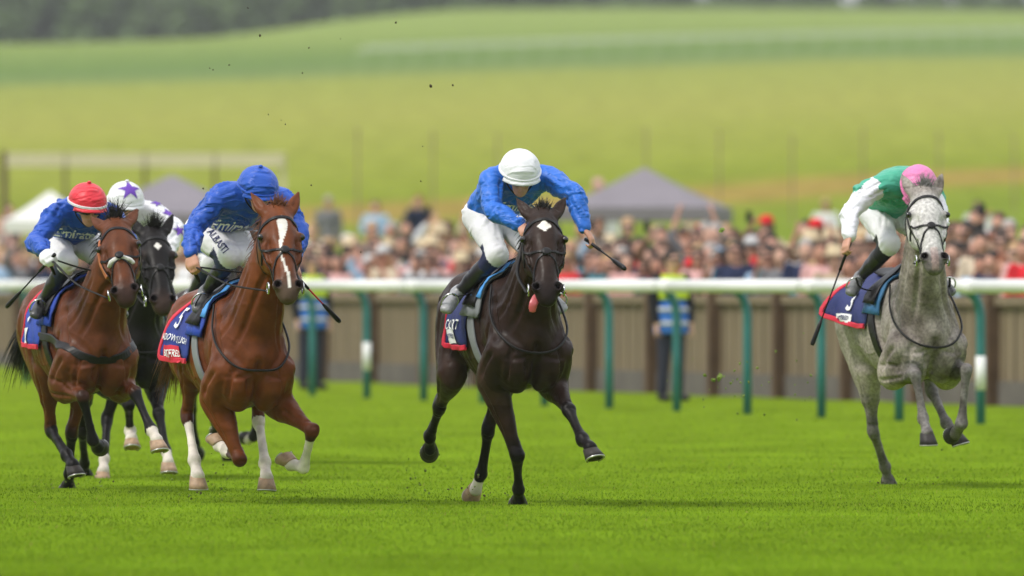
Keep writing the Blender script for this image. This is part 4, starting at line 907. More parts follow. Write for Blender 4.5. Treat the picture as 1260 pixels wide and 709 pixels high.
    f.chain([(hw_(-.03, 0, .0), .076, .085), (hw_(.02, 0, .01), .074, .09), (hw_(.05, 0, -.005), .062, .08)], .02, side=sd_)
    f.chain([(hw_(.045, 0, -.05), .056, .05), (hw_(.055, 0, -.10), .045, .038), (hw_(.068, 0, -.122), .026, .022)], .025, side=sd_)
    f.chain([(hw_(.09, 0, -.028), .011, .011), (hw_(.113, 0, -.06), .0145, .0145)], .014, side=sd_)
    f.chain([(hw_(.093, -.02, -.087), .006, .006), (hw_(.102, 0, -.086), .007, .007), (hw_(.093, .02, -.087), .006, .006)], .008, side=sd_)
    f.chain([(hw_(.10, -.022, -.0945), .006, .003), (hw_(.113, 0, -.0945), .006, .003), (hw_(.10, .022, -.0945), .006, .003)], .004, side=fd, neg=True)
    for sg in (-1, 1):
        f.ball(hw_(.075, sg * .036, -.045), (.02, .02, .02), .02); f.chain([(hw_(-.015, sg * .078, -.02), .010, .022), (hw_(-.02, sg * .082, -.055), .008, .012)], .012, side=sd_)
    gR = hand(f, wrR, hdR - wrR, None, A(S.get('backR', (.2, -.5, .8))), 1); gL = hand(f, wrL, hdL - wrL, None, A(S.get('backL', (.2, .5, .8))), -1)
    V, Q = f.mesh(1)
    col_skin = np.tile(A(.56, .29, .20), (len(V), 1)); body = link('body', mesh_np('jockey_body', V - base, Q), M['skin'], root)
    if S.get('gloves'):
        for wr, hd, bk, sg in ((wrR, hdR, S.get('backR', (.2, -.5, .8)), 1), (wrL, hdL, S.get('backL', (.2, .5, .8)), -1)):
            g2 = Field(wr - .14, wr + .2, .006); hand(g2, wr, hd - wr, None, A(bk), sg); g2.F -= .003; v2, q2 = g2.mesh(1); link('glove', mesh_np('glove', v2 - base, q2), M['glove'], root)
    # --- silks
    f = Field(lo, hi, S.get('vox', .0082)); tor_dn(f, .022, .05); arms(f, .017, .05, .97)
    f.chain([(pel + A(.06, 0, .04), .14, .11), (nk * .5 + pel * .5 + A(0, 0, .06), .13, .09)], .06)
    f.chain([(nk + nrm(hc - nk) * .015, .062, .064)], .03)
    hp = f.F
    cut = pel + nrm(pel - nk) * .02 + A(-.02, 0, -.06)                                                # waist line
    gx, gy, gz = f._grid(np.zeros(3, int), f.n); nn = nrm(pel - nk + A(-.05, 0, -.35)); f.F = np.maximum(f.F, ((gx - cut[0]) * nn[0] + (gy - cut[1]) * nn[1] + (gz - cut[2]) * nn[2]).astype(np.float32))
    V, Q = f.mesh(1); N_ = normals(V, Q)
    rdg = lambda f_, s_: np.clip(1 - 1.5 * np.abs(wob(V, f_, s_)), -.4, 1)
    fold = rdg(36, 3 + S.get('seed', 0)) * .005 + wob(V, 24, 4) * .004
    V += N_ * fold[:, None]
    rs = np.random.default_rng(40 + len(S['label'])); lines = []; tdir = nrm(nk - pel)
    for sh, el, wr, sgn in ((shR, elR, wrR, -1), (shL, elL, wrL, 1)):
        ua = nrm(el - sh); fa = nrm(wr - el)
        for _ in range(9): lines.append((sh * .9 + el * .1 + rs.normal(size=3) * .06, ua + rs.normal(size=3) * .35, rs.uniform(.10, .24)))
        for _ in range(8): lines.append((el * .8 + wr * .2 + rs.normal(size=3) * .05, fa + rs.normal(size=3) * .5, rs.uniform(.07, .17)))
        for _ in range(7): c_ = nrm(rs.normal(size=3)); lines.append((el + c_ * .06, np.cross(fa, c_) + rs.normal(size=3) * .2, rs.uniform(.05, .10)))
        for _ in range(6): c_ = nrm(rs.normal(size=3)); lines.append((el * .15 + wr * .85 + c_ * .05, np.cross(fa, c_), rs.uniform(.05, .09)))
        for _ in range(7): lines.append((sh + rs.normal(size=3) * .05 - tdir * .05, -tdir + A(0, -sgn * .4, 0) + rs.normal(size=3) * .3, rs.uniform(.12, .30)))
    for _ in range(16): lines.append((pel * .8 + nk * .2 + A(0, rs.uniform(-.2, .2), .15) + rs.normal(size=3) * .06, tdir + rs.normal(size=3) * .35, rs.uniform(.12, .28)))
    for _ in range(12): lines.append((nk + A(.02, rs.uniform(-.15, .15), -.14) + rs.normal(size=3) * .04, A(-.4, rs.normal() * .8, -.5), rs.uniform(.10, .22)))
    V = creases(V, Q, lines, .026, .046, .0125, rs); jv, jq = V, Q
    jb = bvh_of(V, Q)
    jm = S['silk']
    if S.get('sleeve'):
        # body panel and sleeves are of different cloth
        def armdist(V):
            o = np.full(len(V), 9.0)
            for sh, el, wr in ((shR, elR, wrR), (shL, elL, wrL)):
                for p, q in ((sh * .9 + nk * .1, el), (el, wr)):
                    ab = q - p; t = np.clip((V - p) @ ab / (ab @ ab), 0, 1); o = np.minimum(o, np.linalg.norm(V - p - t[:, None] * ab, axis=1))
            return o
        m = armdist(V) < .085; fm = m[Q].all(1); 
        rt = (V[:, 1] < (shR[1] + shL[1]) / 2)[Q].all(1)
        for nm, sel, mm in (('jacket', ~fm, jm), ('sleeve', fm & rt, S['sleeve']), ('sleeve', fm & ~rt, S['sleeve'])):
            q = Q[sel]; u, inv = np.unique(q, return_inverse=True); o_ = link(nm, mesh_np(nm, V[u] - base, inv.reshape(-1, 4).astype(np.int32)), M[mm], root)
            if nm == 'jacket': jk = o_
            else: jsl = o_
    else: jk = link('jacket', mesh_np('jacket', V - base, Q), M[jm], root)
    # --- breeches, boots
    f = Field(lo, hi, S.get('vox', .0105))
    f.chain([(pel + A(-.05, 0, -.02), .15, .10), (pel + A(.05, 0, -.02), .15, .10)], .04)
    bootm = []
    for a_, b_, c_ in ((hipR, knR, anR), (hipL, knL, anL)):
        thigh(f, .006, a_, b_, .05); f.chain([(b_, .062, .064), (b_ * .75 + c_ * .25, .056, .062), (b_ * .45 + c_ * .55, .048, .055)], .04)
    V, Q = f.mesh(1); V += normals(V, Q) * (wob(V, 26, 7) * .003)[:, None]; lines = []
    for a_, b_ in ((hipR, knR), (hipL, knL)):
        td_ = nrm(b_ - a_)
        for _ in range(12): lines.append((a_ * .7 + b_ * .3 + rs.normal(size=3) * .09, td_ + rs.normal(size=3) * .45, rs.uniform(.10, .24)))
        for _ in range(8): c_ = nrm(rs.normal(size=3)); lines.append((b_ + c_ * .06 - td_ * .03, np.cross(td_, c_) + rs.normal(size=3) * .3, rs.uniform(.05, .10)))
    V = creases(V, Q, lines, .020, .038, .009, rs)
    col = np.tile(A(.76, .75, .77), (len(V), 1))
    for b_, c_ in ((knR, anR), (knL, anL)):
        ab = c_ - b_; t = (V - b_) @ ab / (ab @ ab); d = np.linalg.norm(V - b_ - np.clip(t, 0, 1)[:, None] * ab, axis=1); m = (t > .10) & (d < .12); col[m] = A(S.get('gaiter', (.012, .016, .055)))
    bre = link('breeches', mesh_np('breeches', V - base, Q, True, col), M['breech'], root); brv = bvh_of(V, Q)
    for sg, b_, c_, d_ in ((-1, knR, anR, toR), (1, knL, anL, toL)):
        f = Field(np.minimum(np.minimum(b_, c_), d_) - .1, np.maximum(np.maximum(b_, c_), d_) + .1, .009); e = b_ * .66 + c_ * .34; td = nrm(d_ - c_)
        f.chain([(e, .056, .060), (b_ * .4 + c_ * .6, .049, .056), (c_ - nrm(c_ - b_) * .06, .036, .040), (c_, .038, .044)], .02)
        f.chain([(c_ - td * .045, .036, .038), (c_ + td * .03, .040, .046), (d_ - td * .04, .044, .034), (d_, .040, .026)], .02)
        sole = nrm(np.cross(td, A(0, 1, 0))); sole = sole if sole[2] < 0 else -sole
        f.chain([(c_ - td * .05 + sole * .04, .034, .012), (d_ + sole * .018, .042, .010)], .006)
        V, Q = f.mesh(1); V += normals(V, Q) * (wob(V, 50, 6) * .003)[:, None]
        ab = c_ - b_; t = (V - b_) @ ab / (ab @ ab); col = np.tile(A(.014, .013, .014), (len(V), 1)); m = t > .86 + .04 * wob(V, 60, 3); col[m] = A(S.get('foot', (.17, .17, .175))); m = ((V - c_) @ sole > .045); col[m] = A(.01, .01, .01)
        link('boot', mesh_np('boot', V - base, Q, True, col), M['boot'], root)
        # stirrup iron and leather
        bc = d_ - td * .05 + sole * .03; up = -sole
        P = [bc + A(0, math.sin(t) * .052, 0) + up * (math.cos(t) * .07 + .055) for t in np.linspace(-2.5, 2.5, 17)]; P = [P[-1]] + P
        st = tubeo('stirrup_iron', P, .0055, M['steel'], HBk['root'], 6)
        tubeo('stirrup_leather', [bc + up * .125, (bc + up * .125) * .5 + Z(-.32, sg * .26, 1.40) * .5 + A(0, sg * .015, 0), Z(-.32, sg * .22, 1.44)], .010, M['leather'], HBk['root'], 6, cat=4, flat=.35)
    # --- cap, peak, goggles
    cap = S['cap']; n = 36; rg = 18; V = []; F = []
    rx, ry, rz = .148, .124, .120
    for i in range(rg + 1):
        th = i / rg * R(97)
        for k in range(n):
            a_ = 2 * math.pi * k / n; lob = 1 + .011 * abs(math.cos(a_ * 4)) * math.sin(th) + .004 * math.sin(a_ * 13 + i)
            V.append(hw_(-.008 + rx * lob * math.sin(th) * math.cos(a_), ry * lob * math.sin(th) * math.sin(a_), .012 + rz * lob * math.cos(th) + .012 * math.cos(a_) * (th > 1.4) * (th - 1.4) * -4))
    for i in range(rg):
        for k in range(n): F.append([i * n + k, (i + 1) * n + k, (i + 1) * n + (k + 1) % n, i * n + (k + 1) % n])
    V = np.array(V); hel = link('helmet', mesh_np('helmet', V - base, F), M[cap], root); so_ = hel.modifiers.new('shell', 'SOLIDIFY'); so_.thickness = .012; so_.offset = -1
    cb = BVHTree.FromPolygons([tuple(v) for v in V], F)
    if S.get('button', True): MB().lathe([(.002, -.004), (.014, -.004), (.013, .004), (.006, .008), (.001, .009)], hw_(-.008, 0, .141), 12, np.stack([fd, sd_, ud], 1)).add([], []) ; mbb = MB(); mbb.lathe([(.002, -.004), (.014, -.004), (.013, .004), (.006, .008), (.001, .009)], hw_(-.008, 0, .141) - base, 12, np.stack([fd, sd_, ud], 1)); mbb.build('cap_button', M[cap], hel, True)
    rim = [hw_(-.008 + (rx + .002) * math.sin(R(92)) * math.cos(t), (ry + .002) * math.sin(R(92)) * math.sin(t), .012 + rz * math.cos(R(92)) - .012 * math.cos(t) * .3) for t in np.linspace(0, 2 * math.pi, 33)[:-1]]
    strap('cap_band', rim, .017 if S.get('band') else .012, .006, cb, M[S.get('band', cap)], hel, .002, True, n=2, base=base)
    V = []; F = []; W = 15                                                                           # peak
    for j in range(4):
        for i in range(W):
            t = (i / (W - 1) - .5) * R(125); rr = 1 + .17 * (j / 3) * math.cos(t * 1.05) 
            V.append(hw_(-.008 + rx * .98 * rr * math.cos(t), ry * .98 * rr * math.sin(t), -.000 - .022 * (j / 3) ** 1.2 * 1.0 - .010 * (1 - math.cos(t)) * 2) - base)
    F = [[j * W + i, j * W + i + 1, (j + 1) * W + i + 1, (j + 1) * W + i] for j in range(3) for i in range(W - 1)]
    pk = link('peak', mesh_np('peak', V, F), M[S.get('peak', cap)], hel); s2 = pk.modifiers.new('t', 'SOLIDIFY'); s2.thickness = .005
    V = []; W = 17
    for j in range(6):
        for i in range(W):
            t = (i / (W - 1) - .5) * R(165); zz = -.002 - .05 * j / 5 + (.012 * math.exp(-(t / .16) ** 2) if j == 5 else 0); bl = .006 * math.sin(math.pi * j / 5)
            V.append(hw_(-.004 + (.106 + bl) * math.cos(t), (.090 + bl) * math.sin(t), zz) - base)
    F = [[j * W + i, j * W + i + 1, (j + 1) * W + i + 1, (j + 1) * W + i] for j in range(5) for i in range(W - 1)]
    gg = link('goggles', mesh_np('goggles', V, F), M['visor'], root); s2 = gg.modifiers.new('t', 'SOLIDIFY'); s2.thickness = .005
    bvb = None
    tubeo('chin_strap', [hw_(.0, -.096, -.02), hw_(.03, -.07, -.09), hw_(.055, 0, -.145), hw_(.03, .07, -.09), hw_(.0, .096, -.02)], .005, M['leather'], root, 6, base, 4)
    if S.get('stars'):
        def star_mesh(r):
            P = [(0, 0)] + [((r if i % 2 == 0 else r * .42) * math.sin(math.pi * i / 5), (r if i % 2 == 0 else r * .42) * math.cos(math.pi * i / 5)) for i in range(10)]
            return P, [[0, 1 + (i + 1) % 10, 1 + i] for i in range(10)]
        def sub(P, Fs, nsub=2):
            bm = bmesh.new(); vs_ = [bm.verts.new((*p, 0)) for p in P]; [bm.faces.new([vs_[i] for i in f_]) for f_ in Fs]; bmesh.ops.subdivide_edges(bm, edges=bm.edges[:], cuts=nsub + 2, use_grid_fill=True); bmesh.ops.triangulate(bm, faces=bm.faces[:])
            o = [v.co[:2] for v in bm.verts]; ff = [[v.index for v in f_.verts] for f_ in bm.faces]; bm.free(); return o, ff
        P, Fs = sub(*star_mesh(.085)); cn = nrm(ud * .8 + fd * .62)
        project('cap_star', P, Fs, hw_(0, 0, 0) + cn * .12, sd_, np.cross(cn, sd_), cb, M['purple'], hel, .003, base)
        for c_, e_ in ((shL * .6 + elL * .4, A(.8, .45, .5)), (elL * .75 + wrL * .25, A(.8, .45, .45)), (shL, A(.6, .3, .8)), (nk * .6 + pel * .4, A(.1, 0, 1)), (shR * .6 + elR * .4, A(.8, -.4, .5)), (nk * .8 + pel * .2 + A(.05, .05, -.1), A(1, .1, 0))):
            n_ = nrm(e_); ex = nrm(np.cross(A(0, 0, 1), n_)); P, Fs = sub(*star_mesh(.05)); project('silk_star', P, Fs, c_ + n_ * .06, ex, np.cross(n_, ex), jb, M['purple'], jk, .006, base)
    for (txt, c_, n_, size, mm, tgt, rot) in S.get('prints', []):
        V2, F2 = text_mesh(txt, .014); n_ = nrm(A(n_)); ex = nrm(np.cross(A(0, 0, 1), n_)); ey = np.cross(n_, ex); ex, ey = ex * math.cos(rot) + ey * math.sin(rot), ey * math.cos(rot) - ex * math.sin(rot)
        project('lettering', V2 * size, F2, px(c_), ex, ey, jb if tgt == 'j' else brv, M[mm], jk if tgt == 'j' else bre, .006, base)
    # --- reins (tack, so part of the horse)
    HP = HBk['HP']; bv = HBk['bv']
    for sg, g in ((-1, gR if S.get('reinR', 1) else gL), (1, gL if S.get('reinL', 1) else gR)):
        b0 = HP(.515, sg * .09, -.125); mid = b0 * .5 + g * .5 + A(0, sg * .02, -.03); r = bv.find_nearest(Vector(mid))
        rv = A(r[0]) - mid
        if np.dot(rv, A(r[1])) > -.03: mid = A(r[0]) + A(r[1]) * .04
        tubeo('rein', [b0, mid, g, g + A(-.10, -sg * .05, -.10)], .0125, M['leather'], HBk['root'], 6, cat=7, flat=.45)
    if S.get('reinR', 1) and S.get('reinL', 1): tubeo('rein_bight', [gR + A(.02, .02, 0), (gR + gL) / 2 + A(-.04, 0, -.01), gL + A(.02, -.02, 0)], .0125, M['leather'], HBk['root'], 6, cat=7, flat=.45)
    # --- whip (held: a thing of its own)
    if S.get('whip'):
        w_ = S['whip']; g = gR if w_[0] == 'R' else gL
        e = fr.reach(g, *w_[1], w_[2], w_[3]); d = nrm(e - g)
        st_ = g - d * w_[4]
        wroot = empty('riding_whip', tuple(A(fr.O) + A(*(fr.Fw * st_[0] + fr.Lf * st_[1]), st_[2])), fr.rz); tag(wroot, w_[5], 'whip', 'whips carried by jockeys')
        L = np.linalg.norm(e - st_)
        hand_r, tip_r = (.011, .014)
        tubeo('grip', [A(0, 0, 0), d * .03, d * .20], [.013, .0105, .0095], M['leather'], wroot, 10)
        tubeo('shaft', [d * .195, d * (L - .18)], [.006, .0045], M[w_[6]] if len(w_) > 6 else M['leather'], wroot, 8)
        tubeo('flap', [d * (L - .19), d * (L - .14), d * (L - .02), d * L], [.007, .013, .016, .012], M['leather'], wroot, 10)
    return dict(root=root)
JS = {}
JS['main'] = dict(name='main', dbg=1, label='jockey in royal blue silks and plain white cap riding the dark brown horse', pel=(606, 262, -.48), neck=(640, 220, -.03), helm=(640, 211, .14), shR=(606, 222, -.02), shL=(674, 220, -.02),
    armR=[(606, 258, 1), (640, 277, 1), (651, 283, 1)], armL=[(707, 240, 1), (719, 281, 1), (729, 296, 1)], kn=(612, 314), an=(562, 362), to=(549, 381), look=27, turn=-4, silk='silk_blue', cap='silk_white', button=False,
    backL=(.5, .8, .3), whip=('L', (769, 331), .50, 1, .05, 'black whip pointing forward in the hand of the jockey in white cap'), reinL=0, foot=(.30, .30, .31),
    prints=[('Emirates', (652, 258, .1), (1, .0, -.1), .085, 'white_print', 'j', 0)])
JS['chest'] = dict(name='chest', dbg=1, label='jockey in royal blue silks and blue cap riding the chestnut horse', pel=(264, 280, -.48), neck=(305, 244, -.04), helm=(318, 231, .14), shR=(273, 243, -.04), shL=(346, 246, -.03),
    armR=[(239, 281, 1), (235, 312, 1), (238, 327, 1)], armL=[(368, 285, 1), (360, 322, 1), (366, 335, 1)], kn=(284, 316), an=(252, 361), to=(243, 381), look=24, turn=4, silk='silk_blue2', cap='silk_blue2',
    whip=('L', (418, 396), .50, -1, .05, 'whip with red shaft carried beside the chestnut horse', 'cloth_red'), foot=(.11, .11, .115),
    prints=[('Emirates', (305, 279, .1), (1, .05, 0), .085, 'white_print', 'j', -.12), ('ALBASTI', (268, 297, -.15), (1, -.45, .35), .062, 'navy_print', 'b', -.9)])
JS['bay'] = dict(name='bay', dbg=1, label='jockey in royal blue silks, red cap and white gloves riding the bay horse', pel=(82, 292, -.46), neck=(100, 263, -.04), helm=(108, 250, .14), shR=(70, 264, -.03), shL=(136, 266, -.02),
    armR=[(43, 298, 1), (54, 309, 1), (60, 316, 1)], armL=[(158, 300, 1), (150, 325, 1), (147, 335, 1)], kn=(83, 324), an=(52, 371), to=(43, 388), look=17, turn=6, silk='silk_blue2', cap='silk_red', band='silk_white', gloves=True,
    whip=('R', (8, 378), .58, -1, .06, 'thin black whip carried by the jockey in the red cap'), foot=(.05, .05, .052), prints=[('Emirates', (100, 290, .1), (1, -.1, -.05), .085, 'white_print', 'j', -.1)])
JS['black'] = dict(name='black', dbg=1, label='jockey in white silks and cap with purple stars riding the black horse', pel=(142, 292, -.46), neck=(156, 262, -.04), helm=(155, 247, .14), shR=(126, 263, -.03), shL=(187, 262, -.02),
    armR=[(110, 292, 1), (140, 312, 1), (152, 318, 1)], armL=[(216, 281, 1), (208, 312, 1), (201, 320, 1)], kn=(130, 320), an=(104, 364), to=(97, 380), look=17, turn=2, silk='silk_white', cap='silk_white', stars=True, foot=(.05, .05, .052))
JS['hid'] = dict(name='hid', vox=.014, label='jockey in blue silks hidden behind the chestnut horse and its rider', pel=(272, 302, -.46), neck=(288, 275, -.04), helm=(291, 264, .14), shR=(260, 276, -.03), shL=(316, 276, -.02),
    armR=[(248, 300, 1), (276, 316, 1), (288, 322, 1)], armL=[(334, 300, 1), (318, 318, 1), (308, 322, 1)], kn=(258, 325), an=(234, 364), to=(228, 378), look=26, silk='silk_blue2', cap='silk_blue2')
JS['grey'] = dict(name='grey', dbg=1, label='jockey in green and pink silks with white sleeves and pink cap', pel=(1090, 258, -.48), neck=(1114, 224, -.04), helm=(1131, 231, .10), shR=(1070, 234, -.04), shL=(1146, 238, -.03),
    armR=[(1046, 263, 1), (1045, 291, 1), (1040, 305, 1)], armL=[(1156, 272, 1), (1150, 296, 1), (1146, 304, 1)], kn=(1095, 301), an=(1057, 343), to=(1047, 360), look=62, turn=0, silk='silk_green', sleeve='silk_white', cap='silk_pink', button=False,
    whip=('R', (999, 425), .62, -1, .05, 'long black whip hanging from the hand of the jockey in green'), reinR=0, gaiter=(.01, .01, .012), foot=(.15, .15, .15), backR=(.3, -.9, .2))
for k_ in ORDER:
    if k_ in JS: t0 = time.time(); jockey(JS[k_], HB[k_]); print('jockey', k_, round(time.time() - t0, 2))
# ------------------------------------------------------------------ spectators
M['crowd_cloth'] = mat('crowd_clothes', None, .8, objcol=True, var=.15, scale=6, spec=.2); M['crowd_skin'] = mat('crowd_skin', None, .55, objcol=True, var=.1, spec=.3); M['crowd_hair'] = mat('crowd_hair', None, .6, objcol=True, var=.25, spec=.3)
M['glass_dark'] = mat('sunglasses', (.01, .01, .012), .2)
def person_meshes(pose, fem):
    h = .017; lo, hi = A(-.45, -.45, 0), A(.45, .50, 2.15); out = {}
    sw = .165 if fem else .195; shR, shL = A(-sw, 0, 1.42), A(sw, 0, 1.42)
    arm = {'down': (A(-sw - .05, .0, 1.14), A(-sw - .04, -.05, .90)), 'fold': (A(-sw - .05, -.03, 1.15), A(-.03, -.22, 1.14)), 'up': (A(-sw - .1, -.12, 1.58), A(-sw + .05, -.18, 1.82)), 'face': (A(-sw - .06, -.12, 1.22), A(-.07, -.2, 1.50)), 'cheer': (A(-sw - .14, -.05, 1.62), A(-sw - .06, -.06, 1.88))}
    R_ = arm[pose]; L_ = [A(-p[0], p[1], p[2]) for p in (arm['cheer'] if pose == 'cheer' else arm['face'] if pose == 'face' else arm['fold'] if pose == 'fold' else arm['down'])]
    hc = A(0, -.02, 1.63)
    def limbs(f, g, fr_=1.0):
        for sh, (el, wr) in ((shR, R_), (shL, L_)):
            w_ = el + (wr - el) * fr_; f.chain([(sh, .055 + g, .055 + g), (el, .042 + g, .042 + g), (w_, .032 + g, .032 + g)], .03, sub=2)
    f = Field(lo, hi, h)
    f.chain([(A(0, .01, 1.40), .05, .05), (A(0, 0, 1.52), .048, .05)], .03, side=(1, 0, 0)); f.chain([(hc + A(0, .02, .03), .076, .092), (hc + A(0, -.01, -.03), .068, .08), (hc + A(0, -.025, -.085), .045, .045)], .03, side=(1, 0, 0)); f.ball(hc + A(0, -.098, -.025), .016, .02)
    f.chain([(hc + A(-.02, -.085, -.07), .008, .008), (hc + A(.02, -.085, -.07), .008, .008)], .01)
    for sg in (-1, 1): f.ball(hc + A(sg * .076, .0, -.02), (.02, .012, .025), .01)
    limbs(f, -.004)
    for el, wr in (R_, L_): f.chain([(wr, .035, .022), (wr + nrm(wr - el) * .11, .038, .018)], .02); [f.chain([(wr + nrm(wr - el) * .09 + A(o, 0, 0), .009, .009), (wr + nrm(wr - el) * .165 + A(o * 1.3, -.01, 0), .008, .008)], .006) for o in (-.028, -.01, .01, .028)]
    f.chain([(A(0, 0, 1.36), .13, .09), (A(0, 0, 1.0), .12, .09)], .03, side=(1, 0, 0))
    for sg in (-1, 1): f.chain([(A(sg * .09, 0, .92), .075, .08), (A(sg * .10, 0, .5), .05, .055), (A(sg * .11, .02, .08), .035, .04)], .03); f.chain([(A(sg * .11, .03, .04), .04, .035), (A(sg * .12, -.12, .03), .042, .025)], .02)
    out['body'] = f.mesh(1)
    f = Field(lo, hi, h); f.chain([(A(0, .005, 1.43), .13, .06), (A(0, 0, 1.33), sw + .005, .115), (A(0, 0, 1.12), .15 if fem else .17, .11), (A(0, 0, .90), .18, .125)], .03, side=(1, 0, 0)); limbs(f, .014, .35 if fem else .85)
    if fem: f.chain([(A(0, 0, .95), .17, .12), (A(0, 0, .55), .22, .17)], .05, side=(1, 0, 0))
    v, q = f.mesh(1); v += normals(v, q) * (wob(v, 30, 2) * .008)[:, None]; out['top'] = (v, q)
    f = Field(lo, hi, h)
    for sg in (-1, 1): f.chain([(A(sg * .085, 0, .98), .095, .11), (A(sg * .10, 0, .5), .07, .075), (A(sg * .11, .02, .10), .055, .06)], .03)
    out['trousers'] = f.mesh(1)
    f = Field(lo, hi, h * .8); f.chain([(hc + A(0, .03, .05), .084, .095)], .02, side=(1, 0, 0)); f.chain([(hc + A(0, .075, -.01), .08, .06), (hc + A(0, .09, -.17 if fem else -.06), .075, .045)], .03, side=(1, 0, 0))
    f.chain([(hc + A(0, -.11, -.02), .07, .075)], .01, side=(1, 0, 0), neg=True); out['hair'] = f.mesh(1)
    return {k: mesh_np('spectator_' + k, *v) for k, v in out.items()}
CP = [(p, fm, person_meshes(p, fm)) for p, fm in (('down', 0), ('fold', 0), ('up', 0), ('face', 0), ('down', 1), ('fold', 1), ('face', 1), ('cheer', 1))]
mb = MB(); mb.lathe([(.001, .13), (.07, .128), (.092, .09), (.094, .02), (.17, .012), (.172, .004), (.09, .0), (.001, .004)], (0, 0, 0), 18); HAT = mb.me('hat', True)
mb = MB(); mb.lathe([(.001, .105), (.06, .098), (.09, .05), (.096, .0), (.09, -.004)], (0, 0, 0), 16); mb.box((0, -.13, .002), (.13, .11, .010)); CAPM = mb.me('flat_cap', True)
GLM = MB().tube([(-.078, .0, .01), (-.07, -.085, .01), (0, -.112, .012), (.07, -.085, .01), (.078, 0, .01)], .014, 6).me('sunglasses', True)
PH = MB().box((0, 0, 0), (.075, .012, .15)).me('phone')
TOPS = [('white shirt', (.70, .70, .70), 5), ('navy jacket', (.02, .028, .07), 10), ('black top', (.015, .015, .017), 9), ('beige jacket', (.46, .36, .25), 5), ('pale pink top', (.66, .38, .36), 7), ('red top', (.60, .02, .03), 4), ('light blue shirt', (.32, .46, .62), 4), ('grey suit', (.16, .16, .17), 5), ('cream dress', (.62, .52, .38), 2), ('teal top', (.03, .22, .28), 2), ('brown tweed jacket', (.17, .10, .06), 7)]
HAIRS = [('dark hair', (.02, .014, .011), 8), ('brown hair', (.10, .05, .028), 8), ('fair hair', (.44, .28, .13), 5), ('grey hair', (.36, .34, .32), 3), ('auburn hair', (.20, .06, .02), 2)]
SKINS = [(.58, .31, .22), (.64, .38, .28), (.50, .25, .17), (.62, .33, .24), (.30, .15, .09)]
rc = np.random.default_rng(3)
def pick(L): p = A([x[2] for x in L]); return L[rc.choice(len(L), p=p / p.sum())]
POSE = {'down': 'arms down', 'fold': 'arms folded', 'up': 'phone held up', 'face': 'hand at face', 'cheer': 'arms raised'}
def spectator(X, Y, rz, sc, where, grp, top=None, hair=None, k=None, hatc=None, z=None):
    k = rc.choice(8, p=[.22, .18, .04, .12, .18, .13, .10, .03]) if k is None else k; pose, fm, ms = CP[k]; tn, tcol, _ = top or pick(TOPS); hn, hcol, _ = hair or pick(HAIRS)
    t = empty('person', (X, Y, float(elev(X, Y)) - .02 if z is None else z), rz); t.scale = (sc, sc, sc); lab = ('woman' if fm else 'man') ; ex = ''
    def part(nm, me, m, c, loc=None, parent=None):
        o = link(nm, me, M[m], parent or t); o.color = (*c, 1)
        if loc: o.location = loc
        return o
    sk = SKINS[rc.choice(5, p=[.3, .3, .2, .15, .05])]
    b = part('body', ms['body'], 'crowd_skin', sk); part('hair', ms['hair'], 'crowd_hair', hcol)
    part('dress' if fm else 'jacket', ms['top'], 'crowd_cloth', tcol)
    if not fm: part('trousers', ms['trousers'], 'crowd_cloth', (.03, .032, .05) if rc.random() < .6 else (.2, .17, .13))
    hat = hatc if hatc is not None else (rc.random() < .13 and (((.62, .50, .32), 'straw hat') if rc.random() < .4 else ((.66, .02, .03), 'red flat cap') if rc.random() < .3 else ((.55, .55, .55), 'pale flat cap')))
    if hat: part('hat', HAT if 'hat' in hat[1] else CAPM, 'crowd_cloth', hat[0], (0, -.005, 1.685)); ex = ', ' + hat[1]
    if rc.random() < .3: part('sunglasses', GLM, 'glass_dark', (0, 0, 0), (0, -.02, 1.635)); ex = ex or ', sunglasses'
    if pose == 'up': o = part('phone', PH, 'glass_dark', (0, 0, 0), (-.15, -.23, 1.95)); 
    tag(t, 'spectator in %s, %s%s, %s, %s' % (tn, hn, ex, POSE[pose], where), 'person', grp)
    return t
cnt = 0
for row, q in enumerate((.75, 1.45, 2.3, 3.3, 4.6, 6.2)):
    s_ = -9.0; step = (.62, .70, .80, .95, 1.3, 1.9)[row]
    while s_ < 78:
        s_ += step * rc.uniform(.75, 1.25); qq = q + rc.uniform(-.2, .25); X = FP0[0] + FD[0] * s_ + FN[0] * qq; Y = FP0[1] + FD[1] * s_ + FN[1] * qq; u = 630 + FPX * X / Y
        if u < -45 or u > 1305: continue
        if 30 < s_ and rc.random() < min(.62, (s_ - 30) / 60): continue
        spectator(X, Y, R(rc.uniform(-40, 8)), rc.uniform(.92, 1.08) + .02 * row, ('front row of crowd', 'second row of crowd', 'middle of crowd', 'middle of crowd', 'back of crowd', 'back of crowd')[row], 'spectators behind the fence'); cnt += 1
print('crowd', cnt)
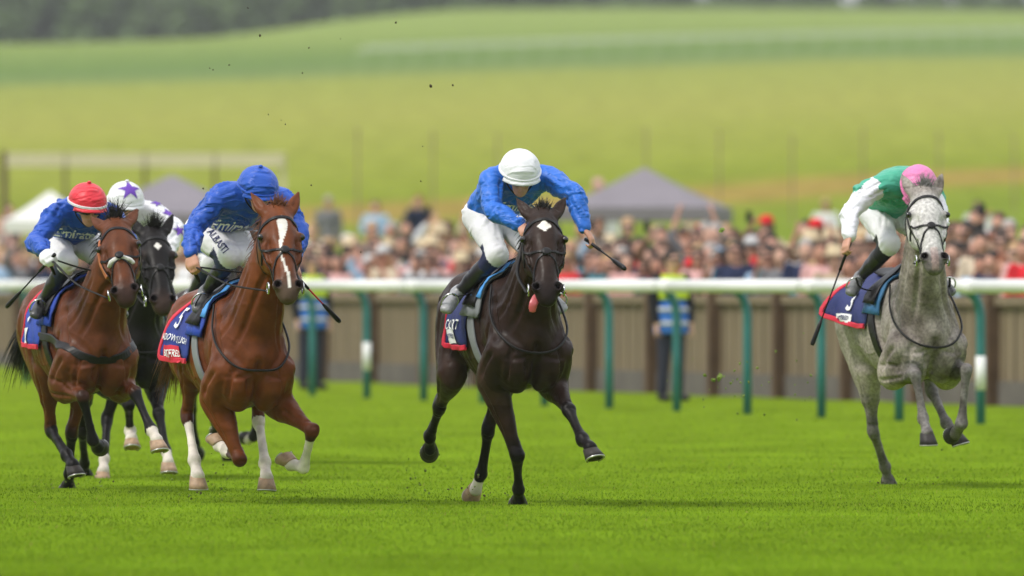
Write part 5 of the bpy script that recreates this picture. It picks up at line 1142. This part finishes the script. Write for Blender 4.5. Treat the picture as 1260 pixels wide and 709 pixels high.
# a few who stand higher up the bank
def at_row(u, v, Y0, Y1):
    best = None
    for Y in np.arange(Y0, Y1, 1.0):
        X = (u - 630) / FPX * Y; top = float(elev(X, Y)) + 1.76; vv = HOR - (top - CAMH) / Y * FPX
        if best is None or abs(vv - v) < best[0]: best = (abs(vv - v), X, Y)
    return best[1], best[2]
TD = {t_[0]: t_ for t_ in TOPS}; HD = {t_[0]: t_ for t_ in HAIRS}
for u, v, tp, hr, k, hat in ((404, 240, 'grey suit', 'grey hair', 0, None), (462, 246, 'light blue shirt', 'brown hair', 1, None), (515, 238, 'navy jacket', 'auburn hair', 3, None), (736, 222, 'pale pink top', 'fair hair', 6, ((.70, .36, .42), 'pink hat')), (744, 240, 'white shirt', 'grey hair', 0, None), (850, 256, 'beige jacket', 'brown hair', 0, None), (1016, 244, 'white shirt', 'fair hair', 1, None), (1203, 246, 'white shirt', 'dark hair', 1, None), (868, 262, 'red top', 'dark hair', 0, None), (12, 250, 'pale pink top', 'brown hair', 4, None), (640, 262, 'black top', 'brown hair', 0, None)):
    X, Y = at_row(u, v, 165, 262); spectator(X, Y, R(rc.uniform(-25, 10)), 1.0, 'on bank behind crowd', 'people up the bank', TD[tp], HD[hr], k, hat or False)
# stewards between the rail and the fence
M['hivis'] = mat('hi_vis_yellow', (.62, .80, .03), .6, var=.08); M['tabard'] = mat('blue_tabard', (.03, .16, .55), .6, var=.08); M['reflect'] = mat('reflective_tape', (.62, .63, .64), .35, var=.05)
for u, Y, lab in ((826, 131.5, 'steward in yellow shoulders and blue tabard standing between rail and fence'), (383, 146, 'steward in yellow and blue tabard half hidden behind the chestnut horse')):
    X = (u - 630) / FPX * Y; t = spectator(X, Y, R(30), 1.0, '', 'stewards by the fence', TD['black top'], HD['dark hair'], 0, False, z=0.0); t['label'] = lab
    for sg in (-1, 1):
        f = Field(A(sg * .115 - .09, -.24, -.02), A(sg * .115 + .09, .14, .16), .012); f.chain([(A(sg * .11, .04, .05), .05, .05), (A(sg * .115, -.06, .045), .052, .045), (A(sg * .122, -.14, .035), .05, .034)], .02, side=(1, 0, 0)); link('shoe', mesh_np('shoe', *f.mesh(1)), M['leather'], t)
    for nm, z0, z1, m in (('hi_vis_yoke', 1.18, 1.46, 'hivis'), ('tabard', .78, 1.18, 'tabard')):
        f = Field(A(-.32, -.25, .7), A(.32, .25, 1.55), .015); f.chain([(A(0, .0, z1), .17 if m == 'tabard' else .15, .12), (A(0, 0, (z0 + z1) / 2), .215, .145), (A(0, 0, z0), .215, .15)], .02, side=(1, 0, 0)); g_ = f._grid(np.zeros(3, int), f.n); f.F = np.maximum(np.maximum(f.F, g_[2] - z1), z0 - g_[2]); link(nm, mesh_np(nm, *f.mesh(0)), M[m], t)
    for z in (.90, 1.06):
        V = [(.222 * math.cos(a_), .157 * math.sin(a_), z + dz) for dz in (-.022, .022) for a_ in np.linspace(0, 2 * math.pi, 25)[:-1]]; o = link('reflective_band', mesh_np('reflective_band', V, [[i, (i + 1) % 24, 24 + (i + 1) % 24, 24 + i] for i in range(24)]), M['reflect'], t); o.modifiers.new('t', 'SOLIDIFY').thickness = .006
# flying turf
M['soil'] = mat('soil', (.06, .045, .022), .9, var=.3, scale=30); M['clip'] = mat('cut_grass', (.13, .19, .02), .7, var=.3, scale=30)
rf = np.random.default_rng(8)
def clod(u, v, Y, s_, m, nm, lab, grp):
    bm = bmesh.new(); bmesh.ops.create_icosphere(bm, subdivisions=2, radius=s_)
    for v_ in bm.verts: v_.co *= rf.uniform(.55, 1.35); v_.co.z *= .6
    me = bpy.data.meshes.new(nm); bm.to_mesh(me); bm.free(); o = link(nm, me, M[m]); o.location = ((u - 630) / FPX * Y, Y, CAMH + (HOR - v) / FPX * Y); o.rotation_euler = tuple(rf.uniform(0, 6, 3)); tag(o, lab, 'clod', grp)
for u, v, s_ in ((320, 44, .014), (380, 59, .012), (305, 10, .010), (487, 28, .012), (530, 106, .016), (557, 105, .010), (258, 84, .008), (282, 80, .010), (262, 86, .008), (351, 153, .008), (330, 141, .009), (383, 228, .011), (518, 223, .010), (250, 232, .010), (372, 90, .008), (419, 48, .006), (520, 180, .006), (444, 310, .010), (346, 148, .006)):
    clod(u, v, 71.5 + rf.uniform(-1, 2), s_ * .62, 'soil', 'turf_clod', 'dark clod of turf flying through the air above the runners', 'flying clods')
for k in range(34):
    u, v = rf.normal(945, 48), rf.normal(462, 28); clod(u, v, 77.5 + rf.uniform(-1, 2), rf.uniform(.004, .011), 'clip', 'grass_clipping', 'scrap of cut grass flying behind the grey horse', 'flying grass scraps')
for u, v, s_ in ((885, 465, .028), (878, 468, .018), (867, 462, .012), (888, 283, .02), (1070, 462, .012)): clod(u, v, 78, s_, 'clip', 'grass_clipping', 'larger tuft of torn grass flying through the air', 'flying torn tufts')
for cx_, cy_, n_, Y_, who in ((598, 606, 26, 71.0, 'dark brown'), (250, 606, 24, 71.2, 'chestnut'), (88, 598, 20, 75.4, 'bay'), (1098, 594, 22, 77.2, 'grey')):
    for k in range(n_):
        clod(cx_ + rf.normal() * 26, cy_ - abs(rf.normal()) * 16 + 8, Y_, rf.uniform(.003, .009), 'clip' if k % 3 else 'soil', 'grass_clipping', 'speck of turf thrown up at the hooves of the %s horse' % who, 'turf at the hooves of the %s horse' % who)
for k in range(14):
    u, v = rf.normal(513, 12), rf.normal(590, 16); clod(u, v, 71.5, rf.uniform(.004, .009), 'clip', 'grass_clipping', 'scrap of grass kicked up behind the dark brown horse', 'scraps behind the dark brown horse')
for k in range(10):
    u, v = rf.normal(265, 30), rf.normal(590, 12); clod(u, v, 71, rf.uniform(.004, .009), 'clip', 'grass_clipping', 'scrap of grass kicked up by the chestnut horse', 'scraps by the chestnut horse')
# ------------------------------------------------------------------ the air
hz = MB().box((0, 2050, 20), (4300, 4400, 64)).build('haze', None); tag(hz, 'thin pale haze in the air over the course', 'haze', kind='stuff')
hm_ = bpy.data.materials.new('haze'); hm_.use_nodes = True; t_ = hm_.node_tree; t_.nodes.remove(t_.nodes['Principled BSDF']); pv = t_.nodes.new('ShaderNodeVolumePrincipled'); pv.inputs['Color'].default_value = (.93, .95, .97, 1); pv.inputs['Density'].default_value = .00013; t_.links.new(pv.outputs[0], t_.nodes['Material Output'].inputs['Volume']); hz.data.materials.append(hm_)
